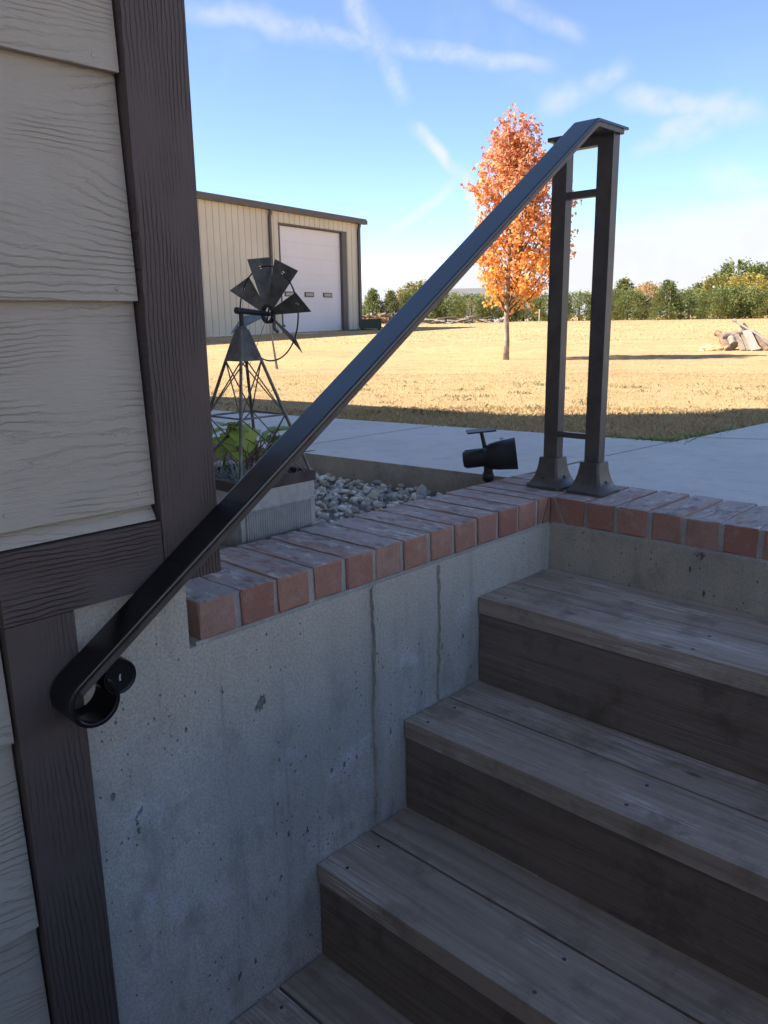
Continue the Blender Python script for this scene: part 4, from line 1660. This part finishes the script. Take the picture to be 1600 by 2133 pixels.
# ------------------------------------------------------------------ cedars and other far trees
def cedar_mesh(seed, kind):
    g = np.random.default_rng(seed)
    C_, D_, S_, K_ = [], [], [], []
    nlobe = 90
    for i in range(nlobe):
        t = (i + g.random()) / nlobe
        if kind == 'cone':
            rad_ = .40 * (1 - t) ** .75 * (1 if t > .06 else .8) + .012
        elif kind == 'bush':
            rad_ = .56 * np.sqrt(max(0, 1 - (abs(t - .36) / .66) ** 2.2)) + .015
        elif kind == 'round':
            rad_ = .50 * np.sqrt(max(0, 1 - ((t - .52) / .50) ** 2)) + .01
        a = i * 2.39996 + g.uniform(-.4, .4)
        for rr in ((1.0, .62) if kind != 'cone' else (1.0, .55)):
            r_ = rad_ * rr * g.uniform(.72, 1.12)
            c = np.array((r_ * np.cos(a), r_ * np.sin(a), t * .96 + .02))
            out = np.array((np.cos(a), np.sin(a), .85 if kind != 'round' else .4))
            n_ = int(16 + 26 * rad_ / .4) if rr == 1.0 else 12
            sp_ = .030 + .06 * rad_
            tint = g.uniform(.7, 1.25)
            warm = g.random()
            for _ in range(n_):
                C_.append(c + g.normal(0, 1, 3) * np.array((sp_, sp_, sp_ * 1.1)) + out * g.uniform(-.02, .07))
                D_.append(out + g.normal(0, .42, 3))
                S_.append(g.uniform(.045, .095))
                K_.append(np.array((.175, .215, .085)) * tint * (1 - .2 * warm) + np.array((.075, .05, .0)) * warm)
    for _ in range(70):                               # leader sprays
        h = g.uniform(.86, 1.06)
        C_.append(np.array((g.normal(0, .018), g.normal(0, .018), h)))
        D_.append(np.array((g.normal(0, .3), g.normal(0, .3), 1.0)))
        S_.append(g.uniform(.05, .09))
        K_.append(np.array((.19, .21, .075)) * g.uniform(.8, 1.2))
    C_ = np.array(C_)
    C_[:, 2] = np.clip(C_[:, 2], .005, None)
    me = crown_mesh('crown', C_, np.array(D_), np.array(S_), np.array(K_), .38, .06, g)
    me.materials.append(MAT['cedar_spray'])
    return me


CED = {k: [cedar_mesh(40 + i + 10 * j, k) for i in range(3)] for j, k in enumerate(('cone', 'bush', 'round'))}
tk = B()
tk.tube([(0, 0, -.03), (0, 0, .3), (.01, 0, .9)], [.035, .028, .006], 7)
TRUNK = tk.mesh('trunk')
TRUNK.materials.append(MAT['dark_bark'])
LEAFMATS = {}


def tinted(name, mul):
    n = NT(name)
    c = n.mix(1.0, n.attr('col'), mul, 'MULTIPLY')
    MAT[name] = n.leafy(c, .18, .7)


tinted('foliage_broad', (.85, .85, .75))
tinted('foliage_olive', (1.25, 1.0, .75))
tinted('foliage_brown', (2.3, 1.35, 1.5))
tinted('foliage_tan', (1.7, 1.25, .9))


def tree(name, label, azd, d, ztop, kind, width, var=0, group='trees and cedars along the field edge', mat=None, cat='tree', turn=0.0):
    p = at(azd, d)
    h = CAM.z + ztop * d - p.z
    root = thing(name, (p.x, p.y, p.z - .03), label, cat, group, rotz=turn or random.uniform(0, 6.28), scale=(width * .70, width * .70, h))
    me = CED[kind][var % 3]
    c = link('crown', me, None, root, local=True)
    if mat:
        c.material_slots[0].link = 'OBJECT'
        c.material_slots[0].material = MAT[mat]
    t = link('trunk', TRUNK, None, root, local=True)
    if width < 1e-3:
        t.hide_render = True
    return root


ORD = ['first', 'second', 'third', 'fourth', 'fifth', 'sixth', 'seventh', 'eighth', 'ninth', 'tenth', 'eleventh', 'twelfth', 'thirteenth', 'fourteenth', 'fifteenth', 'sixteenth', 'seventeenth', 'eighteenth', 'nineteenth', 'twentieth']
row = [  # azimuth, distance, top elevation, kind, width (m across / 1.0 model)
    (-44.3, 50, .0375, 'cone', 2.7), (-43.05, 50, .0350, 'cone', 2.7), (-41.9, 51, .0330, 'cone', 2.6), (-40.6, 50, .0345, 'bush', 2.6),
    (-39.2, 51, .0335, 'bush', 2.6), (-37.45, 49, .0300, 'bush', 3.2), (-35.6, 51, .0270, 'bush', 2.9), (-33.9, 51, .0285, 'bush', 2.8),
    (-32.1, 50, .0300, 'bush', 2.7), (-30.2, 50, .0300, 'bush', 2.9), (-28.5, 51, .0290, 'bush', 2.4), (-27.1, 49, .0310, 'bush', 3.0),
    (-24.6, 48, .0395, 'cone', 3.4), (-23.25, 50, .0295, 'bush', 2.6), (-21.35, 48, .0310, 'bush', 2.9),
    (-20.2, 48.5, .0325, 'bush', 2.7), (-18.2, 48, .0270, 'bush', 2.9)]
desc = {'cone': 'pointed', 'bush': 'rounded bushy'}
for i, (a, d, zt2, kd_, w) in enumerate(sorted(row)):
    tree('cedar_tree', f'{desc[kd_]} olive green cedar, {ORD[i]} from the left in the row behind the field', a, d, zt2, kd_, w, i)
tree('shade_tree', 'olive round-topped tree behind the cedars between the metal building and the rail', -41.0, 62, .0455, 'round', 4.2, 1, mat='foliage_olive')
tree('shade_tree', 'green conical tree top showing above the cedars right of the handrail posts', -27.4, 60, .0430, 'cone', 4.2, 2, mat='foliage_broad')
tree('bare_tree', 'small pinkish brown nearly bare tree above the cedars', -25.95, 64, .0385, 'round', 2.6, 0, mat='foliage_brown')
tree('grove_tree', 'low sloping end tree of the dark grove at the right', -22.2, 95, .0370, 'round', 6.5, 1, mat='foliage_broad')
tree('grove_tree', 'olive tree left of the tallest tree in the dark grove', -21.3, 92, .0440, 'round', 6.0, 0, mat='foliage_olive')
tree('grove_tree', 'tallest dark green round tree of the grove at the right', -20.45, 96, .0570, 'round', 6.6, 2, mat='foliage_broad')
tree('grove_tree', 'dark tree between the tallest grove tree and the right edge', -19.2, 95, .0520, 'round', 6.2, 0, mat='foliage_broad')
tree('grove_tree', 'dark tree of the grove cut by the right edge of the photo', -17.9, 94, .0590, 'round', 7.0, 1, mat='foliage_broad')
tree('grove_tree', 'rusty tan tree in front of the dark grove at the right', -19.9, 78, .0440, 'round', 4.6, 2, mat='foliage_tan')
tree('grove_tree', 'tan bush at the right edge in front of the grove', -18.3, 70, .0360, 'round', 4.2, 1, mat='foliage_tan')

# far house roof behind the maple
p = at(-38.0, 110)
fh = thing('far_house', p, 'far house with grey roof half hidden behind the cedars and maple', 'house', rotz=R(38))
bb = B().box(-8, 8, -4, 4, -.5, 2.4)
bb.obj('wall', 'house_wall', fh, local=True)
bb = B()
bb.extrude_x([(-4.5, 2.35), (4.5, 2.35), (0, 4.0)], -8.5, 8.5)
bb.obj('roof', 'roof_shingle', fh, local=True)
# thin pole and stake
p = at(-21.85, 60)
pl = thing('metal_pole', p, 'thin pale pole standing among the cedars near the grove', 'pole')
B().tube([(p.x, p.y, p.z - .2), (p.x, p.y, CAM.z + .0320 * 60)], .055, 8).obj('shaft', 'metal_pole', pl)
B().lathe([(.075, 0), (.075, .08), (.02, .12)], Matrix.Translation((p.x, p.y, CAM.z + .0320 * 60)), 8).obj('cap', 'metal_pole', pl)
p = at(-32.85, 44)
st = thing('marker_stake', p, 'short pale stake at the field edge right of the maple trunk', 'stake')
B().box(p.x - .03, p.x + .03, p.y - .02, p.y + .02, p.z - .1, p.z + .62).bevel(.006, 1).obj('stake', 'board_pale', st)
B().box(p.x - .035, p.x + .035, p.y - .024, p.y + .024, p.z + .621, p.z + .68).bevel(.006, 1).obj('tip', 'pvc', st)

# ------------------------------------------------------------------ firewood and lumber at the far edge
p = at(-43.6, 46)
fw = thing('firewood_heap', p, 'heap of brown split firewood under the cedars beside the metal building', 'firewood')
for k in range(90):
    u, v = random.uniform(-1.9, 1.9), random.uniform(-.6, .6)
    hz = random.uniform(.0, .55) * (1 - (u / 2.1) ** 2) + .05
    L, r_ = random.uniform(.2, .36), random.uniform(.06, .11)
    pts = [Vector((-L / 2, 0, 0)), Vector((L / 2, 0, 0))]
    bb = B().tube(pts, r_, 6)
    o = bb.obj('split_log', random.choice(['log_wood', 'board_grey', 'dark_bark']), fw, local=True)
    vv = Vector((math.cos(R(44)), math.sin(R(44)), 0)) * u + Vector((-math.sin(R(44)), math.cos(R(44)), 0)) * v
    o.location = (vv.x, vv.y, hz)
    o.rotation_euler = (random.uniform(-.4, .4), random.uniform(-.5, .5), random.uniform(0, 6.28))
p = at(-38.7, 45)
lp = thing('lumber_heap', p, 'heap of pale old boards lying before the cedars left of the maple', 'lumber')
for k in range(18):
    L = random.uniform(.6, 1.9)
    bb = B().box(-L / 2, L / 2, -.07, .07, -.02, .02)
    o = bb.obj('board', random.choice(['board_pale', 'board_grey', 'board_pale']), lp, local=True)
    u = random.uniform(-1.5, 1.7)
    ax_ = Vector((math.cos(R(39)), math.sin(R(39)), 0))
    o.location = (ax_.x * u, ax_.y * u, .05 + random.uniform(0, .38) * max(0, 1 - (u / 1.9) ** 2))
    o.rotation_euler = (random.uniform(-.5, .5), random.uniform(-.25, .25), R(39) + random.uniform(-.6, .6))
# broken white block scraps to the right of the boards
p = at(-36.9, 45)
sc_ = thing('scrap_heap', p, 'low scatter of pale scrap wood just right of the board heap', 'lumber')
for k in range(16):
    L = random.uniform(.2, .5)
    bb = B().box(-L / 2, L / 2, -.05, .05, -.03, .03)
    o = bb.obj('scrap', random.choice(['board_pale', 'board_grey']), sc_, local=True)
    ax_ = Vector((math.cos(R(37)), math.sin(R(37)), 0))
    u = random.uniform(-.9, 1.3)
    o.location = (ax_.x * u, ax_.y * u, .06 + random.uniform(0, .12))
    o.rotation_euler = (random.uniform(-.8, .8), random.uniform(-.9, .9), random.uniform(0, 3))

# ------------------------------------------------------------------ woodpile on the lawn at the right: every piece on its own
WD = 17.0


def wpt(px, py, dd=0.0):
    """point on the vertical sheet WD metres out, given offsets in metres along it"""
    a = R(-20.85)
    o0 = at(-20.85, WD + dd)
    t_ = Vector((math.cos(a), -math.sin(a), 0))
    return Vector((o0.x, o0.y, -.222)) + t_ * px + Vector((0, 0, py))


GW = 'pieces of the woodpile'


def log(name, label, a, b_, r0, r1, mat, cat='log', wob=.012):
    a, b_ = Vector(a), Vector(b_)
    pts, rs = [], []
    for k in range(6):
        t = k / 5
        pts.append(a.lerp(b_, t) + Vector((random.uniform(-wob, wob), random.uniform(-wob, wob), random.uniform(-wob, wob))) * (0 if k in (0, 5) else 1))
        rs.append((r0 + (r1 - r0) * t) * random.uniform(.94, 1.06))
    root = thing(name, a, label, cat, GW)
    o = B().tube(pts, rs, 11).obj('bark_stem', mat, root, smooth=True, angle=50)
    for e_, s_, r_ in ((a, (a - b_).normalized(), rs[0]), (b_, (b_ - a).normalized(), rs[-1])):
        B().lathe([(r_ * .93, 0), (r_ * .9, .004)], Matrix.Translation(e_) @ s_.to_track_quat('Z', 'Y').to_matrix().to_4x4(), 11).obj('cut_end', 'board_grey', root)
    return root


def plk(name, label, a, b_, w, th_, mat, cat='board'):
    a, b_ = Vector(a), Vector(b_)
    L = (b_ - a).length
    root = thing(name, a, label, cat, GW)
    bb = B().box(0, L, -w / 2, w / 2, -th_ / 2, th_ / 2)
    bb.bevel(.006, 1, 60)
    x_ = (b_ - a).normalized()
    side_ = Vector((math.cos(R(-20.85)), -math.sin(R(-20.85)), 0))
    z_ = x_.cross(side_).normalized()
    y_ = z_.cross(x_)
    Mx = Matrix(((x_.x, y_.x, z_.x, a.x), (x_.y, y_.y, z_.y, a.y), (x_.z, y_.z, z_.z, a.z), (0, 0, 0, 1)))
    for v in bb.bm.verts:
        v.co = Mx @ v.co
    bb.obj('plank', mat, root)
    nb2 = B().box(.06, .075, -w * .3, -w * .3 + .015, th_ / 2, th_ / 2 + .004)
    for v in nb2.bm.verts:
        v.co = Mx @ v.co
    nb2.obj('nail', 'screw', root)
    return root


# px: metres right of (image x ~1517), py metres above ground
log('log', 'thick grey-brown log lying across the top of the woodpile', wpt(-.10, .24, .0), wpt(.36, .34, .25), .075, .065, 'bark')
log('log', 'short log stub at the far left top of the woodpile', wpt(-.19, .32, .25), wpt(-.06, .27, .10), .060, .055, 'log_wood')
log('log', 'reddish brown log leaning at the left front of the woodpile', wpt(.05, .02, -.20), wpt(-.07, .20, .05), .075, .070, 'log_wood')
log('log', 'pale brown log leaning second from the left in the woodpile', wpt(.14, .10, -.12), wpt(.04, .26, .10), .080, .075, 'bark')
plk('board', 'brown plank leaning on the woodpile beside the logs', wpt(.30, .00, -.25), wpt(.14, .34, .15), .085, .05, 'board_grey')
plk('board', 'narrow grey plank leaning in the middle of the woodpile', wpt(.40, .00, -.25), wpt(.28, .28, .12), .07, .045, 'board_grey')
plk('board', 'wide pale whitish board leaning on the woodpile', wpt(.52, .01, -.30), wpt(.34, .36, .12), .14, .045, 'board_pale')
plk('board', 'dark weathered plank behind the whitish board on the woodpile', wpt(.72, .01, -.20), wpt(.40, .34, .20), .09, .045, 'log_wood')
plk('board', 'long grey plank at the right end of the woodpile', wpt(.90, .00, -.15), wpt(.46, .34, .20), .08, .045, 'board_grey')
plk('board', 'short dark end of a plank sticking up behind the woodpile', wpt(.48, .20, .30), wpt(.26, .48, .40), .10, .05, 'dark_bark')
pvc = thing('plastic_pipe', wpt(.84, .12, .1), 'long thin white plastic pipe leaning over the woodpile', 'pipe', GW)
B().tube([wpt(.84, .10, .05), wpt(.10, .565, .15)], .018, 8).obj('pipe', 'pvc', pvc, smooth=True, angle=50)
B().tube([wpt(.135, .545, .15), wpt(.085, .575, .15)], .032, 8).obj('coupling', 'pvc', pvc, smooth=True, angle=50)
hp = B()
for k in range(60):
    a0 = wpt(random.uniform(-.42, .0), random.uniform(.0, .05), random.uniform(-.25, .15))
    hp.tube([a0, a0 + Vector((random.uniform(-.12, .12), random.uniform(-.12, .12), random.uniform(.0, .07)))], .008, 4)
hp.lathe([(.20, -.02), (.17, .05), (.10, .09), (.02, .11)], Matrix.Translation(wpt(-.30, 0, 0)), 14)
hp.lathe([(.13, -.02), (.10, .03), (.02, .055)], Matrix.Translation(wpt(-.06, 0, -.1)), 12)
tag(hp.obj('straw_heap', 'straw_heap'), 'small heap of pale straw at the left foot of the woodpile', 'straw', kind='stuff')
